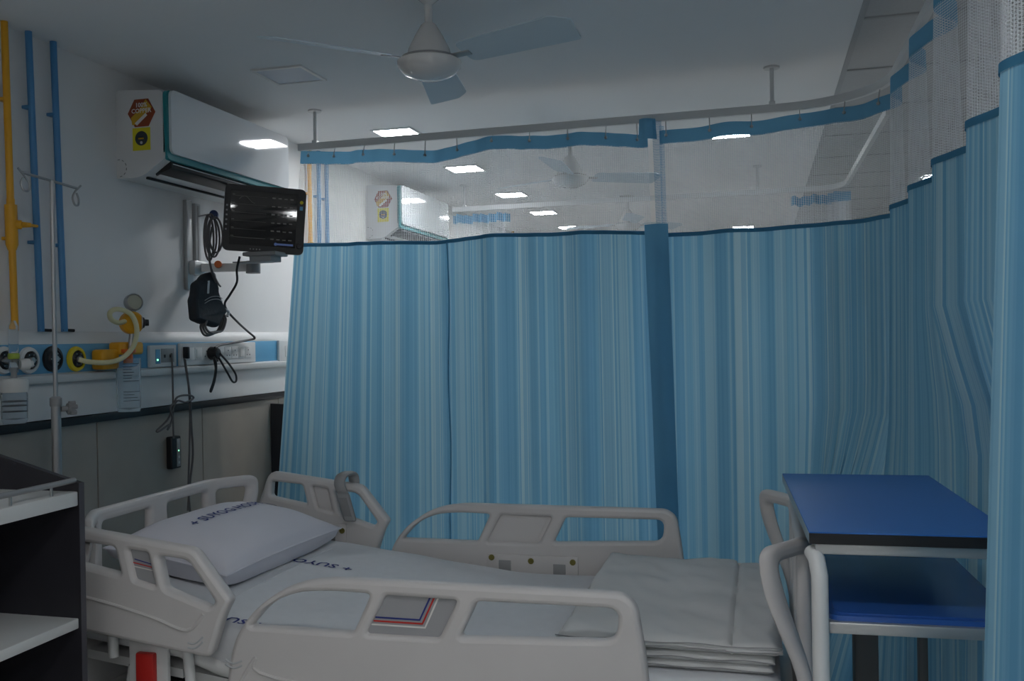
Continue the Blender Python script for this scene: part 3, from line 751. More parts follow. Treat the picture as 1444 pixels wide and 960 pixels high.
# shallow ridge and finger grip on the outside of the near rails
def ridge(pts, par, Y=YN - .0195, r=.006): bpart(MB().tube([(u, Y, v) for u, v in pts], r, 8, smooth=4), 'moulded_ridge', ABS, par)
ridge([(-1.84, .735), (-1.70, .715), (-1.55, .682), (-1.45, .655), (-1.40, .70)], hn_, r=.005)
ridge([(-1.30, .53), (-1.25, .60), (-1.24, .56), (-1.0, .535), (-.3, .53)], fn_, r=.005)
for (cu_, cv_, par, rt) in ((-1.425, .632, hn_, 22), (-1.315, .588, fn_, 0)):
    for dv in (0, .012):
        P = [(cu_ + (k - 3) * .008 * math.cos(R(rt)), YN - .0195, cv_ - dv + (k - 3) * .008 * math.sin(R(rt)) - .009 * math.cos((k - 3) / 3 * PI / 2)) for k in range(7)]
        bpart(MB().tube(P, .0028, 6), 'grip_mark', LIGHTGR, par)
# latch plates on the inner faces of the far rails
def latch(par, x0, x1, z0, z1, bolts, slots):
    pl = bpart(MB().box(x0, x1, YF - .028, YF - .018, z0, z1, .003), 'latch_plate', ABS, par)
    for (x, z) in bolts: bpart(MB().lathe([(.0105, 0), (.0105, .003), (.005, .004), (0, .002)], 14, (x, YF - .028, z), (0, -1, 0)), 'bolt', mat('bolt_brass', (.22, .19, .05), .4, metal=.5), pl)
    for (x, z) in slots: bpart(MB().box(x - .022, x + .022, YF - .0305, YF - .026, z - .019, z + .019, .002), 'slot', GREYPL, pl)
latch(ff_, -.945, -.62, .50, .638, [(-.93, .625), (-.787, .618), (-.638, .620)], [(-.882, .598), (-.686, .592)])
latch(hf_, -1.66, -1.488, .56, .722, [(-1.503, .698), (-1.645, .71)], [(-1.553, .674)])

def end_board(sgn, X0, z0, H, HW, name, wins, th):
    """moulded board with grab openings; its upper ends curl towards the mattress"""
    out = fillet([(-.395, z0), (.395, z0), (HW + .017, H - .20), (HW, H), (-HW, H), (-HW - .017, H - .20)], [.03, .03, .10, .03, .03, .10], 5, step=.022)
    holes = [fillet([(s_ * a, zb_), (s_ * b, zb_), (s_ * (b + .006 * (1 if b > .3 else 0)), H - .038), (s_ * (a - .014), H - .038)], .018, 4, step=.022) for s_ in (-1, 1) for a, b, zb_ in wins]
    mb = plate(out, holes, th, th * .4)
    bm_ = bmesh.new(); vv = [bm_.verts.new(p) for p in mb.v]
    for q in mb.f:
        try: bm_.faces.new([vv[i] for i in q])
        except ValueError: pass
    for k in range(-21, 22):                # cut into narrow strips so that the curl bends smoothly
        bmesh.ops.bisect_plane(bm_, geom=bm_.verts[:] + bm_.edges[:] + bm_.faces[:], plane_co=(k * .021 + .003, 0, 0), plane_no=(1, 0, 0))
    mb = MB().bm(bm_)
    def fn(p):
        k = max(0, min(1, (p.y - .56) / .34)); k = k * k * (3 - 2 * k)
        e = max(0.0, abs(p.x) - .275); bow = .088 * (e * e / (e + .035)) / .1168
        return Vector((X0 - sgn * bow * k + p.z, 2.62 + p.x, p.y))
    return bpart(mb.xf(fn), name, ABS)
end_board(-1, -1.885, .36, .920, .440, 'headboard', ((.055, .270, .68), (.322, .410, .68)), .034)
end_board(1, .092, .30, .916, .424, 'footboard', ((.06, .235, .68), (.305, .392, .60)), .034)

# platform, base, lift columns, castors
pf = MB()
for i in range(0, 12):
    xa = -1.84 + i * .158; xb = xa + .146
    za, zb = mattress_z(xa) - .165, mattress_z(xb) - .165
    pf.add([(xa, 2.24, za), (xb, 2.24, zb), (xb, 3.13, zb), (xa, 3.13, za), (xa, 2.24, za - .025), (xb, 2.24, zb - .025), (xb, 3.13, zb - .025), (xa, 3.13, za - .025)], [(0, 1, 2, 3), (7, 6, 5, 4), (0, 4, 5, 1), (1, 5, 6, 2), (2, 6, 7, 3), (3, 7, 4, 0)])
bpart(pf, 'mattress_platform', WHITEM, smooth=False)
bpart(MB().box(-1.86, .05, 2.27, 2.33, .36, .41, .008).box(-1.86, .05, 3.05, 3.11, .36, .41, .008).box(-1.88, -1.82, 2.27, 3.11, .36, .41, .008).box(.02, .08, 2.27, 3.11, .33, .41, .008), 'upper_frame', WHITEM)
bpart(MB().box(-1.70, -.10, 2.33, 2.38, .16, .21, .008).box(-1.70, -.10, 3.0, 3.05, .16, .21, .008).box(-1.73, -1.67, 2.33, 3.05, .16, .21, .008).box(-.13, -.07, 2.33, 3.05, .16, .21, .008), 'base_frame', WHITEM)
for x in (-1.40, -.40): bpart(MB().box(x - .06, x + .06, BC - .10, BC + .10, .18, .40, .01), 'lift_column', LIGHTGR)
for x in (-1.66, -.14):
    for y in (2.33, 3.05):
        cs = bpart(MB().tube([(x, y, .09), (x, y, .17)], .016, 12).box(x - .03, x + .03, y - .028, y + .028, .09, .13, .01), 'castor', GREYPL)
        bpart(MB().lathe([(.0, -.014), (.04, -.014), (.06, -.008), (.0625, 0), (.06, .008), (.04, .014), (0, .014)], 24, (x, y, .063), (0, 1, 0)), 'wheel', BLACK, cs)
# what hangs below the near head rail: rail arm, white bracket with red lever
br = bpart(MB().box(-1.668, -1.548, 2.19, 2.205, .44, .63, .004), 'release_bracket', WHITEM)
bpart(MB().box(-1.636, -1.580, 2.172, 2.192, .485, .572, .006), 'red_lever', RED, br)
bpart(MB().box(-1.625, -1.60, 2.176, 2.19, .44, .47, .003), 'lever_stem', STEEL, br)
for (xa, za, xb, zb) in ((-1.72, .64, -1.715, .55), (-1.49, .62, -1.478, .50)):
    bpart(MB().tube([(xa, 2.19, za), (xb, 2.19, zb)], .014, 12), 'rail_arm', WHITEM)
bpart(MB().tube([(-1.60, 2.22, .60), (-1.46, 2.23, .545), (-1.36, 2.23, .525), (-1.2, 2.24, .56)], .02, 12, smooth=5), 'platform_edge', WHITEM)
bpart(MB().tube([(-1.78, 2.24, .42), (-1.70, 2.22, .45), (-1.68, 2.22, .52)], .010, 10, smooth=5), 'link_rod', WHITEM)
bpart(MB().box(-1.76, -1.50, 2.30, 2.46, .38, .46, .02), 'motor_housing', BLACK)

# mattress under its sheet
def slab(x0, x1, y0, y1, ztop, zbot, nx, ny, rnd=.03, wob=None):
    mb = MB(); nu, nv = nx, ny
    def pt(i, j, side):
        x = x0 + (x1 - x0) * i / nu; y = y0 + (y1 - y0) * j / nv
        e = min(x - x0, x1 - x, y - y0, y1 - y); k = max(0.0, 1 - e / rnd); dr = rnd * .6 * (1 - math.sqrt(max(0, 1 - k * k)))
        z = ztop(x, y) - dr + (wob(x, y) if wob else 0) if side else zbot(x, y) + dr
        return (x, y, z)
    xs = nu + 1
    top = [pt(i, j, 1) for j in range(nv + 1) for i in range(nu + 1)]; bot = [pt(i, j, 0) for j in range(nv + 1) for i in range(nu + 1)]
    mb.v = top + bot; off = len(top)
    for j in range(nv):
        for i in range(nu):
            a = j * xs + i; mb.f.append((a, a + 1, a + xs + 1, a + xs)); mb.f.append((off + a, off + a + xs, off + a + xs + 1, off + a + 1))
    for i in range(nu): mb.f.append((i, off + i, off + i + 1, i + 1)); a = nv * xs + i; mb.f.append((a, a + 1, off + a + 1, off + a))
    for j in range(nv): a = j * xs; mb.f.append((a, a + xs, off + a + xs, off + a)); a = j * xs + nu; mb.f.append((a, off + a, off + a + xs, a + xs))
    return mb
from mathutils import noise as mnoise
def wob(x, y): return .0035 * mnoise.noise(Vector((x * 3.2, y * 6, 1.3))) + .002 * mnoise.noise(Vector((x * 9, y * 14, 4.3)))
MO = Vector((-.9, BC, .44))
mt = empty('mattress', MO, 'mattress under a pale hospital sheet lying on the bed', 'mattress')
rel(slab(-1.85, .035, 2.225, 3.155, lambda x, y: mattress_z(x), lambda x, y: mattress_z(x) - .138, 150, 70, .035, wob), MO).build('sheeted_mattress', SHEET, mt, ang=60)
def sheet_text(px_, py_, size, dirx, upy, name='sheet_print', txt='+ SUYOG HOSPITAL'):
    q = at(px_, py_, 2, .64)
    for _ in range(4): q = at(px_, py_, 2, mattress_z(q.x))
    mb = text_mb(txt, size, 'LEFT', .0008)
    def fn(p):
        x = q.x + dirx * p.x; y = q.y + upy * p.y
        return Vector((x, y, mattress_z(x) + wob(x, y) + .0022)) - MO
    mb.xf(fn); mb.build(name, NAVY, mt, smooth=False)
sheet_text(501, 802, .062, -1, -1)
sheet_text(377, 880, .055, -1, -1, txt='+ SUYOG')
# quilting line and turned sheet edge at the pillow end
rel(MB().tube([(-1.47, 2.245 + .2 * i, mattress_z(-1.47) + wob(-1.47, 2.235 + .2 * i) - .0005) for i in range(5)], .0018, 6), MO).build('sheet_fold', SHEET, mt)

# pillow
PC = Vector((-1.700, 2.765, 0)); prot = R(6); ptilt = math.atan(.115)
def pillow_pt(u, v, top):
    a = max(0.0, 1 - abs(u) ** 2.6); b = max(0.0, 1 - abs(v) ** 2.8)
    h = (a * b) ** .55
    pin = 1 - .07 * (1 - abs(u) ** 2) * abs(v) ** 3
    pin2 = 1 - .06 * (1 - abs(v) ** 2) * abs(u) ** 3
    x = u * .225 * pin2; y = v * .355 * pin
    z = .058 + (.084 * h if top else -.056 * min(1.0, h * 2.2) ** .5)
    wr = .006 * mnoise.noise(Vector((u * 2.2, v * 3.2, 7.7 + top))) * (abs(u) + abs(v)) + .004 * math.sin(7 * (u - v)) * max(0, (abs(u) + abs(v) - .8))
    z += wr * h
    X = PC.x + x * math.cos(prot) - y * math.sin(prot) * -1 * .35; Y = PC.y + x * math.sin(prot) * -1 + y * math.cos(prot)
    return Vector((X, Y, mattress_z(X) + .002 + z))
PO = Vector((PC.x, PC.y, mattress_z(PC.x)))
pt_ = empty('pillow', PO, 'plump white pillow with navy printed lettering at the bed head', 'pillow')
mb = MB(); nu, nv = 36, 48
for top in (1, 0):
    for j in range(nv + 1):
        for i in range(nu + 1): mb.v.append(tuple(pillow_pt(-1 + 2 * i / nu, -1 + 2 * j / nv, top) - PO))
off = (nu + 1) * (nv + 1)
for j in range(nv):
    for i in range(nu):
        a = j * (nu + 1) + i; mb.f.append((a, a + 1, a + nu + 2, a + nu + 1)); mb.f.append((off + a, off + a + nu + 1, off + a + nu + 2, off + a + 1))
mb.build('pillow_case', PILLOWM, pt_, ang=180)
edge = [pillow_pt(1, -1 + 2 * k / 24, 1) - PO for k in range(25)] + [pillow_pt(1 - 2 * k / 16, 1, 1) - PO for k in range(1, 17)] + [pillow_pt(-1, 1 - 2 * k / 24, 1) - PO for k in range(1, 25)] + [pillow_pt(-1 + 2 * k / 16, -1, 1) - PO for k in range(1, 16)]
MB().tube(edge, .0035, 6, closed=True).build('seam_piping', PILLOWM, pt_)
mb = text_mb('+ SUYOG HOSPITAL', .054, 'LEFT', .0008)
def ptx(p):
    v = -.56 + p.x / .355; u = .02 - p.y / .225
    return pillow_pt(u, min(.97, v), 1) + Vector((0, 0, .0035)) - PO
mb.xf(ptx).build('pillow_print', NAVY, pt_, smooth=False)

# folded linen at the foot of the bed
def linen(x0, x1, y0, y1, zf, th, label, name, crease=None, seed=0):
    o = Vector(((x0 + x1) / 2, (y0 + y1) / 2, zf(x0, y0)))
    def wb(x, y):
        v = (0 if crease is None else .009 * mnoise.noise(Vector((x * 5 + seed, y * 7, seed))) + .007 * mnoise.noise(Vector((x * 17 + y * 6, y * 9 + seed, 2.2))) - .006 * abs(mnoise.noise(Vector((x * 9 - y * 7, y * 5, 5.1)))) - .002)
        if crease is not None:
            c_ = crease + .01 * mnoise.noise(Vector((0, y * 6, 3))); v -= .012 * math.exp(-((x - c_) / .005) ** 2) + (.006 if x > c_ else 0)
        return v
    sl = slab(x0, x1, y0, y1, lambda x, y: zf(x, y) + th, lambda x, y: zf(x, y), 70, 60, th * .8, wb)
    t = empty(name, o, label, 'folded linen', 'folded linen at the bed foot')
    rel(sl, o).build('cloth', BLANKETM, t, ang=60)
    mb = MB(); yy = y0 - .001
    for k in range(1, 2 + (th > .03)):
        zz_ = th * (k / (2 + (th > .03)))
        mb.tube([(x0 + (x1 - x0) * i / 20, yy - .001 * math.sin(i), zf(x0 + (x1 - x0) * i / 20, y0) + zz_ + .002 * math.sin(i * .9 + seed)) for i in range(21)], .0015, 5)
    rel(mb, o).build('fold_line', GREYPL, t)
    return t
zt_ = lambda x, y: .595 + max(0, (3.1 - y)) * .018
linen(-.45, .020, 2.275, 3.10, lambda x, y: .5955, .022, 'lowest thin folded white sheet of the linen stack on the bed', 'folded_sheet', seed=1)
linen(-.46, .022, 2.270, 3.10, lambda x, y: .6185 , .022, 'middle thin folded white sheet of the linen stack on the bed', 'folded_sheet', seed=5)
linen(-.50, .040, 2.262, 3.12, lambda x, y: .6420, .036, 'top thick crumpled white blanket of the linen stack, creased near its end', 'folded_blanket', crease=-.075, seed=9)

# handset hooked over the far head rail
q = at(487, 668, 1, 3.19)
t = empty('bed_remote', (q.x + .012, 3.19, .74), 'grey bed control handset hooked over the far head rail', 'remote control')
MB().tube([(-.004, -.016, .085), (-.012, -.020, .13), (-.010, -.012, .160), (-.006, .025, .166), (-.002, .052, .155), (0, .054, .11)], .010, 10, smooth=5).xf(lambda p: Vector((p.x * 2.2 if abs(p.x) < 1 else p.x, p.y, p.z))).build('hook', GREYPL, t)
rb = MB().box(-.024, .024, -.046, -.024, 0, .105, .010, 3).xf(lambda p: Vector((p.x + (.105 - p.z) * .28 - .008, p.y, p.z))).build('body', GREYPL, t)
MB().box(-.016, .016, -.0475, -.0455, .02, .088, .001).xf(lambda p: Vector((p.x + (.105 - p.z) * .28 - .008, p.y, p.z))).build('keypad', mat('dark_grey_plastic', (.24, .24, .24), .5), t)

# ------------------------------------------------------------------ overbed table
TX = Vector((.088, 1.95, 0)); trz = R(2.4)
t = empty('overbed_table', (.088, 1.95, 0), 'two-tier blue topped overbed table at the bed foot by the side curtain', 'table', rz=trz)
WT, LT, ZTT = .385, .80, 1.005
MB().box(0, WT, 0, LT, ZTT - .003, ZTT, .0008, 1).build('table_top', TABLE, t)
MB().box(.003, WT - .003, .003, LT - .003, ZTT - .022, ZTT - .003).build('board', BLACK, t, smooth=False)
for ya, yb in ((0, .003), (LT - .003, LT)): MB().box(.0, WT, ya, yb, ZTT - .024, ZTT - .003).build('edge_band', BLACK, t, smooth=False)
for xa, xb in ((0, .003), (WT - .003, WT)): MB().box(xa, xb, .003, LT - .003, ZTT - .024, ZTT - .003).build('side_edge', ALU, t, smooth=False)
MB().box(.012, .032, .02, LT - .02, ZTT - .046, ZTT - .024, .003).box(WT - .032, WT - .012, .02, LT - .02, ZTT - .046, ZTT - .024, .003).box(.012, WT - .012, .008, .030, ZTT - .046, ZTT - .024, .003).box(.012, WT - .012, LT - .03, LT - .008, ZTT - .046, ZTT - .024, .003).build('under_frame', ALU, t)
lp = fillet([(.030, 0), (.056, .78), (WT + .0, .78), (WT + .0, 0)], .03, 5)
MB().prism(lp, .828, .838, lambda u, v, a: (u + .005, v + .01, a)).build('lower_shelf', SHELFB, t)
MB().prism([(u * .93 + .016, v * .965 + .014) for u, v in lp], .837, .8405, lambda u, v, a: (u + .005, v + .01, a)).build('shelf_recess', SHELFB, t)
for ya in (0, .765): MB().box(.06 if ya else .034, WT, ya, ya + .022, .804, .828, .004).build('shelf_bearer', ALU, t)
MB().box(WT - .002, WT + .012, -.001, .023, .803, .829, .003).build('end_cap', BLACK, t)
for (x, lab) in ((.012, ''), (WT - .03, '')):
    P = [Vector((x - .004, .03, ZTT - .045)), Vector((x + .002, .008, ZTT - .055)), Vector((x + .006, -.006, ZTT - .085)), Vector((x + .006, -.008, ZTT - .12)), Vector((x + .006, -.008, .5)), Vector((x + .006, -.008, .12))]
    MB().tube(P[:3] + P[3:], .0165, 14).build('front_tube', WHITEM, t)
MB().box(.165, .225, LT - .16, LT - .11, .10, .828, .006).build('lift_column', mat('warm_grey_metal', (.16, .15, .14), .5), t)
MB().box(.325, .347, LT - .15, LT - .12, .10, .83, .004).build('rear_post', mat('warm_grey_metal', (.16, .15, .14), .5), t)
MB().box(.01, .05, -.03, LT, .085, .12, .006).box(WT - .05, WT - .01, -.03, LT, .085, .12, .006).box(.01, WT - .01, LT - .17, LT - .10, .085, .12, .006).build('base_frame', WHITEM, t)
for x in (.03, WT - .03):
    for y in (0, LT - .03):
        cs = MB().tube([(x, y, .05), (x, y, .09)], .01, 10).build('castor', GREYPL, t)
        MB().lathe([(0, -.01), (.03, -.01), (.033, 0), (.03, .01), (0, .01)], 20, (x, y, .033), (1, 0, 0)).build('wheel', BLACK, cs)

# ------------------------------------------------------------------ bedside lockers
def locker(x, y, label, slope):
    """origin at the back, near corner on the floor; opens towards +x"""
    D, W_ = .46, .555
    t = empty('bedside_locker', (x, y, 0), label, 'bedside locker', 'dark bedside lockers')
    prof = [(0, .06), (D, .06), (D, 1.056), (D - .25, 1.123), (0, 1.123)] if slope else [(0, .06), (D, .06), (D, 1.045), (0, 1.065)]
    for ya in (0, W_ - .018):
        sp = MB().prism(prof, ya, ya + .018, lambda u, v, a: (u, a, v)).build('side_panel', DARK, t, smooth=False)
        MB().box(D - .001, D + .0015, ya, ya + .018, .06, prof[2][1]).build('edge_strip', DARKEDGE, sp, smooth=False)
    MB().box(0, .018, .018, W_ - .018, .06, 1.10 if slope else 1.05).build('back_panel', DARK, t, smooth=False)
    MB().box(.018, D - .002, .018, W_ - .018, 1.000, 1.036, .003).build('top_shelf', SHELFW, t)
    MB().box(.018, D - .006, .018, W_ - .018, .694, .720, .003).build('shelf', SHELFW, t)
    MB().box(.018, D - .006, .018, W_ - .018, .36, .386, .003).build('shelf', SHELFW, t)
    MB().box(.018, D - .006, .018, W_ - .018, .06, .10, .003).build('bottom', DARK, t)
    gr = MB().tube([(D - .012, .018, 1.063), (D - .012, W_ - .018, 1.063)], .007, 10).build('guard_rail', STEEL, t)
    for yy in (.10, .215, .33, .458): MB().tube([(D - .012, yy, 1.034), (D - .012, yy, 1.063)], .0035, 8).build('guard_post', STEEL, gr)
    for xx in (.05, D - .05):
        for yy in (.05, W_ - .05):
            cs = MB().tube([(xx, yy, .045), (xx, yy, .06)], .01, 10).build('castor', GREYPL, t)
            MB().lathe([(0, -.01), (.026, -.01), (.029, 0), (.026, .01), (0, .01)], 18, (xx, yy, .029), (1, 0, 0)).build('wheel', BLACK, cs)
locker(-2.106, 1.445, 'dark open bedside locker with white shelves and steel guard rail, nearest at lower left', True)
locker(-2.575, 4.59, 'dark bedside locker of the next bay showing behind the curtain edge', False)

# ------------------------------------------------------------------ drip stand
q = at(73, 255, 0, -2.3)
t = empty('drip_stand', (-2.3, q.y, 0), 'steel drip stand with two hook loops behind the locker', 'drip stand')
zc_ = q.z
MB().tube([(0, 0, 1.15), (0, 0, zc_)], .0075, 12).build('upper_pole', STEEL, t)
MB().tube([(0, 0, .12), (0, 0, 1.21)], .0155, 16).build('lower_pole', STEEL, t)
MB().lathe([(.018, 1.195), (.019, 1.20), (.019, 1.222), (.012, 1.228), (0, 1.228)], 18).build('collar', GREYPL, t)
mb = MB().lathe([(.009, 0), (.009, .02), (.018, .022), (.020, .034), (.016, .042), (0, .043)], 16, (.01, .012, 1.185), (.45, .89, 0))
for k in range(5): mb.lathe([(.008, 0), (.008, .02), (0, .021)], 10, Vector((.022 - .016 * math.sin(k * 1.257) * .89, .036 + .016 * math.sin(k * 1.257) * .45, 1.185 + .017 * math.cos(k * 1.257))), (.45, .89, 0))
mb.build('clamp_knob', GREYPL, t)
ba = at(30, 249, 0, -2.32) - Vector((-2.3, q.y, 0)); bb_ = at(110, 271, 0, -2.28) - Vector((-2.3, q.y, 0)); bb_.z = zc_ - .012; ba.z = zc_ + .012
MB().tube([ba, (0, 0, zc_), bb_], .0045, 10).build('crossbar', STEEL, t)
for e, s_ in ((ba, 1), (bb_, -1)):
    d = Vector((-e.x, -e.y, 0)).normalized()
    P = [e + Vector((0, 0, .012)) - d * .012, e, e + d * .012 + Vector((0, 0, -.012)), e + d * .026 + Vector((.004, 0, -.035)), e + d * .020 + Vector((.006, 0, -.058)), e + d * .004 + Vector((.004, 0, -.058)), e - d * .002 + Vector((0, 0, -.036)), e + d * .006 + Vector((0, 0, -.016))]
    MB().tube(P, .0035, 8, smooth=5).build('hook_loop', STEEL, t)
for k in range(5):
    a = R(72 * k + 20); ex, ey = .23 * math.cos(a), .23 * math.sin(a)
    lg = MB().tube([(0, 0, .14), (ex * .5, ey * .5, .10), (ex, ey, .06)], .011, 10, smooth=4).build('base_leg', STEEL, t)
    MB().lathe([(0, -.01), (.024, -.01), (.027, 0), (.024, .01), (0, .01)], 16, (ex, ey, .028), (-math.sin(a), math.cos(a), 0)).build('castor', BLACK, lg)

# ------------------------------------------------------------------ patient monitor on its wall arm
ra = at(263, 281, 0, -2.575); rbm = at(264, 408, 0, -2.575)
t = empty('monitor_bracket', (XW, ra.y + .05, rbm.z), 'grey wall rail with swing arm carrying the patient monitor', 'wall bracket')
o = Vector((XW, ra.y + .05, rbm.z)); hR = ra.z - rbm.z
MB().box(0, .022, -.045, .0, 0, hR, .003).build('wall_rail', ALU, t)
MB().box(0, .030, .012, .055, .10, hR - .01, .003).build('channel', LIGHTGR, t)
MB().box(.029, .032, .028, .040, .11, hR - .02).build('channel_slot', GREYPL, t)
MC = Vector((-2.216, 3.928, 1.967))
az = at(357, 377, 1, 4.02)
arm0 = Vector((.02, .03, az.z - o.z)); arm1 = az - o
d = (arm1 - arm0).normalized(); sdir = Vector((-d.y, d.x, 0))
mb = MB()
for p in (arm0, arm1):
    for (a, b) in ((-.018, -.019), (.018, -.019), (.018, .019), (-.018, .019)): mb.v.append(tuple(p + sdir * a + Vector((0, 0, b))))
mb.f = [(0, 1, 2, 3), (7, 6, 5, 4)] + [(j, (j + 1) % 4, 4 + (j + 1) % 4, 4 + j) for j in range(4)]
mb.build('arm', ALU, t)
MB().box(0, .05, -.03, .075, arm0.z - .035, arm0.z + .032, .006).build('arm_carriage', ALU, t)
MB().lathe([(.016, 0), (.018, .006), (.016, .022), (0, .024)], 16, arm0 + d * .10 + Vector((.012, -.02, .014)), (.5, -.87, 0)).build('orange_knob', ORANGE, t)
mz = MC.z - .166 - o.z; mxy = MC - o
mb = MB().tube([(arm1.x, arm1.y, arm1.z - .028), (arm1.x, arm1.y, arm1.z + .03)], .034, 18)
mb.build('pivot', GREYPL, t)
mb = MB().box(mxy.x - .085, mxy.x + .085, mxy.y - .06, mxy.y + .06, mz - .004, mz + .014, .004).box(mxy.x - .055, mxy.x + .055, mxy.y - .05, mxy.y + .05, mz - .030, mz - .004, .004).box(arm1.x - .03, mxy.x + .03, mxy.y - .045, mxy.y + .035, arm1.z + .012, mz - .026, .004)
mb.build('tilt_plate', GREYPL, t)
MB().tube([(.032, .03, hR - .07), (.09, .07, hR - .055), (.10, .075, hR - .05)], .004, 8).build('cable_hook', GREYPL, t)
MB().lathe([(.020, 0), (.022, .01), (.020, .03), (0, .032)], 16, (.095, .068, hR - .065), (.45, -.88, .1)).build('hook_end', NAVYP, t)

ng = math.atan2(-.884, .449) + PI / 2           # the screen faces along (.449, -.884)
t = empty('patient_monitor', MC - Vector((0, 0, .17)), 'black framed patient monitor facing the viewer on the wall arm', 'monitor')
MR = Matrix.Rotation(ng, 3, 'Z') @ Matrix.Rotation(R(4.0), 3, 'Y') @ Matrix.Rotation(R(1.5), 3, 'X')
def mp(mb, name, M, par=t, **k):               # screen space: x right, y away from the viewer, z up
    mb.xf(lambda p: MR @ p + Vector((0, 0, .17))); return mb.build(name, M, par, **k)
W2, H2 = .182, .153
bz = fillet([(-W2, -H2), (W2, -H2), (W2, H2), (-W2, H2)], .028, 6)
mp(MB().prism([(u * 1.0 - .004, v * 1.0) for u, v in bz], .012, .105, lambda u, v, a: (u * (1 - (a - .012) * .6), a, v * (1 - (a - .012) * .8))), 'rear_case', LIGHTGR)
fb = mp(MB().prism(bz, -.012, .014, lambda u, v, a: (u, a, v)), 'bezel', BLACK)
sc = mp(MB().box(-W2 + .028, W2 - .038, -.0138, -.0118, -H2 + .030, H2 - .026), 'screen', GLASSSCREEN, smooth=False)
L0, L1, B0, B1 = -W2 + .034, W2 - .044, -H2 + .036, H2 - .032
def trace(pts, M, r=.0007):
    mb = MB()
    for (a, b) in zip(pts, pts[1:]):
        dx, dz = b[0] - a[0], b[1] - a[1]; l = math.hypot(dx, dz) or 1; nx_, nz_ = -dz / l * r, dx / l * r
        k = len(mb.v); mb.v += [(a[0] - nx_, -.0142, a[1] - nz_), (b[0] - nx_, -.0142, b[1] - nz_), (b[0] + nx_, -.0142, b[1] + nz_), (a[0] + nx_, -.0142, a[1] + nz_)]; mb.f.append((k, k + 1, k + 2, k + 3))
    return mb
rows = 6
for k in range(rows):
    z = B1 - .02 - k * .038
    mp(trace([(L0, z), (L0 + .155, z)], TRACE, .0005), 'trace_line', TRACE, sc, smooth=False)
    for c in range(4):
        x = L0 + .178 + c * .027; 
        mp(MB().box(x, x + .015, -.0143, -.0141, z - .003, z + random.uniform(.001, .004)), 'readout', TRACE, sc, smooth=False)
    mp(MB().box(L0, L0 + .012, -.0143, -.0141, z + .004, z + .007), 'row_tag', TRACE, sc, smooth=False)
arcp = [(L0 + .03 + .012 * i, B1 - .035 + .016 * math.sin(i * .8)) for i in range(7)]
mp(trace(arcp, TRACE, .0008), 'waveform', TRACE, sc, smooth=False)
mp(MB().box(L1 - .078, L1 - .004, -.0143, -.0141, B0 + .002, B0 + .011), 'screen_logo', TRACEB, sc, smooth=False)
mp(MB().lathe([(.0075, 0), (.0075, .0012), (0, .0012)], 14, (L1 - .083, -.0138, B0 + .0065), (0, -1, 0)), 'screen_logo', TRACEB, sc, smooth=False)
mp(MB().lathe([(.008, 0), (.008, .002), (0, .002)], 14, (W2 - .019, -.012, H2 - .062), (0, -1, 0)), 'yellow_mark', YELST, fb, smooth=False)
mp(MB().box(W2 - .026, W2 - .012, -.0135, -.0118, H2 - .098, H2 - .080, .001), 'blue_key', BLUEB, fb)
mp(MB().lathe([(.012, 0), (.013, .006), (.010, .012), (0, .012)], 18, (W2 - .020, -.012, -H2 + .040), (0, -1, 0)), 'dial_knob', BLACK, fb)
for k in range(6): mp(MB().box(-W2 + .008, -W2 + .016, -.0132, -.0118, .05 - k * .022, .058 - k * .022, .001), 'side_key', GREYPL, fb)
for k in range(4): mp(MB().box(-.06 + k * .014, -.054 + k * .014, -.0132, -.0118, -H2 + .010, -H2 + .016, .001), 'front_key', GREYPL, fb)

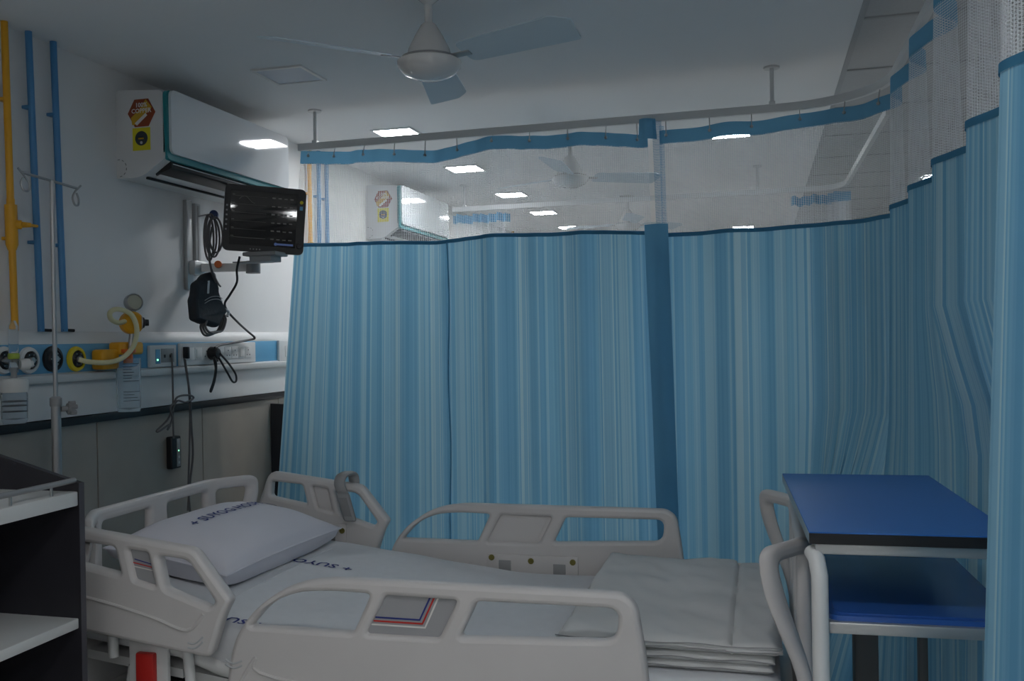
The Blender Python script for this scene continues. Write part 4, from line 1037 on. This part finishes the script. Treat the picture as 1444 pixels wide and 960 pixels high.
# coiled leads, blood pressure cuff and its hose beside the monitor
cc = at(300, 335, 0, -2.42)
mb = MB()
for k in range(4):
    P = []
    for i in range(20):
        a = 2 * PI * i / 20; P.append(cc + Vector((.012 * k - .02 + .01 * math.cos(a), (.031 + .004 * k) * math.cos(a) * (.75 + .06 * k), (.105 - .008 * k) * math.sin(a) + (.012 * (k % 2)))))
    mb.tube(P, .0048, 7, closed=True)
P = [at(x, y, 0, X) for x, y, X in ((299, 320, -2.43), (296, 340, -2.43), (295, 360, -2.42), (297, 375, -2.40), (300, 388, -2.40), (305, 398, -2.40))]
mb.tube(P, .005, 7, smooth=5)
P = [at(x, y, 0, X) for x, y, X in ((292, 330, -2.43), (294, 350, -2.43), (296, 372, -2.39), (303, 390, -2.385), (308, 400, -2.385), (311, 404, -2.385))]
mb.tube(P, .004, 7, smooth=5)
tag(rel(mb, cc).build('lead_coil', CABLE, loc=cc), 'coil of grey monitor leads hanging left of the monitor', 'cable')
cu0 = at(292, 420, 0, -2.43)
t = empty('pressure_cuff', cu0, 'dark blood pressure cuff hanging below the monitor arm', 'pressure cuff')
def cuffp(x, y, dx): return at(x, y, 0, -2.43) + Vector((dx, 0, 0)) - cu0
sil = [(289, 385), (300, 383), (304, 410), (309, 425), (314, 440), (311, 447), (302, 462), (284, 457), (272, 452), (270, 420), (273, 400), (281, 392)]
sil = fillet([(cuffp(x, y, 0).y, cuffp(x, y, 0).z) for x, y in sil], .012, 3)
mb = plate(sil, [], .05, .018).xf(lambda p: Vector((p.z, p.x, p.y)))
mb.xf(lambda p: p + Vector((.012 * mnoise.noise(Vector((p.y * 22, p.z * 22, 1))), 0, 0)))
mb.build('cuff_body', CUFF, t)
for k in range(2):
    P = [cuffp(x, y + k * 4, .027) for x, y in ((281, 424), (290, 419), (300, 418), (306, 421))]
    MB().tube(P, .0018, 6, smooth=5).build('stitch_line', GREYPL, t)
MB().add([cuffp(285, 396, .029), cuffp(288, 396, .029), cuffp(287, 414, .029), cuffp(284, 414, .029)], [(0, 1, 2, 3)]).build('label_tag', LIGHTGR, t, smooth=False)
mb = MB()
for k in range(3):
    P = [cuffp(x, y, .0 + .012 * k) for x, y in ((285, 452), (283, 462 - k), (288, 472 - 2 * k), (297, 472 - 2 * k), (307, 466), (312, 452), (310, 444))]
    mb.tube(P, .0052, 8, smooth=6)
mb.build('hose', CABLE, t)
P = [cuffp(x, y, .02) for x, y in ((312, 436), (317, 440), (315, 446))]
MB().tube(P, .007, 8, smooth=4).build('hose_connector', LIGHTGR, t)

# ------------------------------------------------------------------ names: parents are set, keep transforms as authored
bpy.context.view_layer.update()
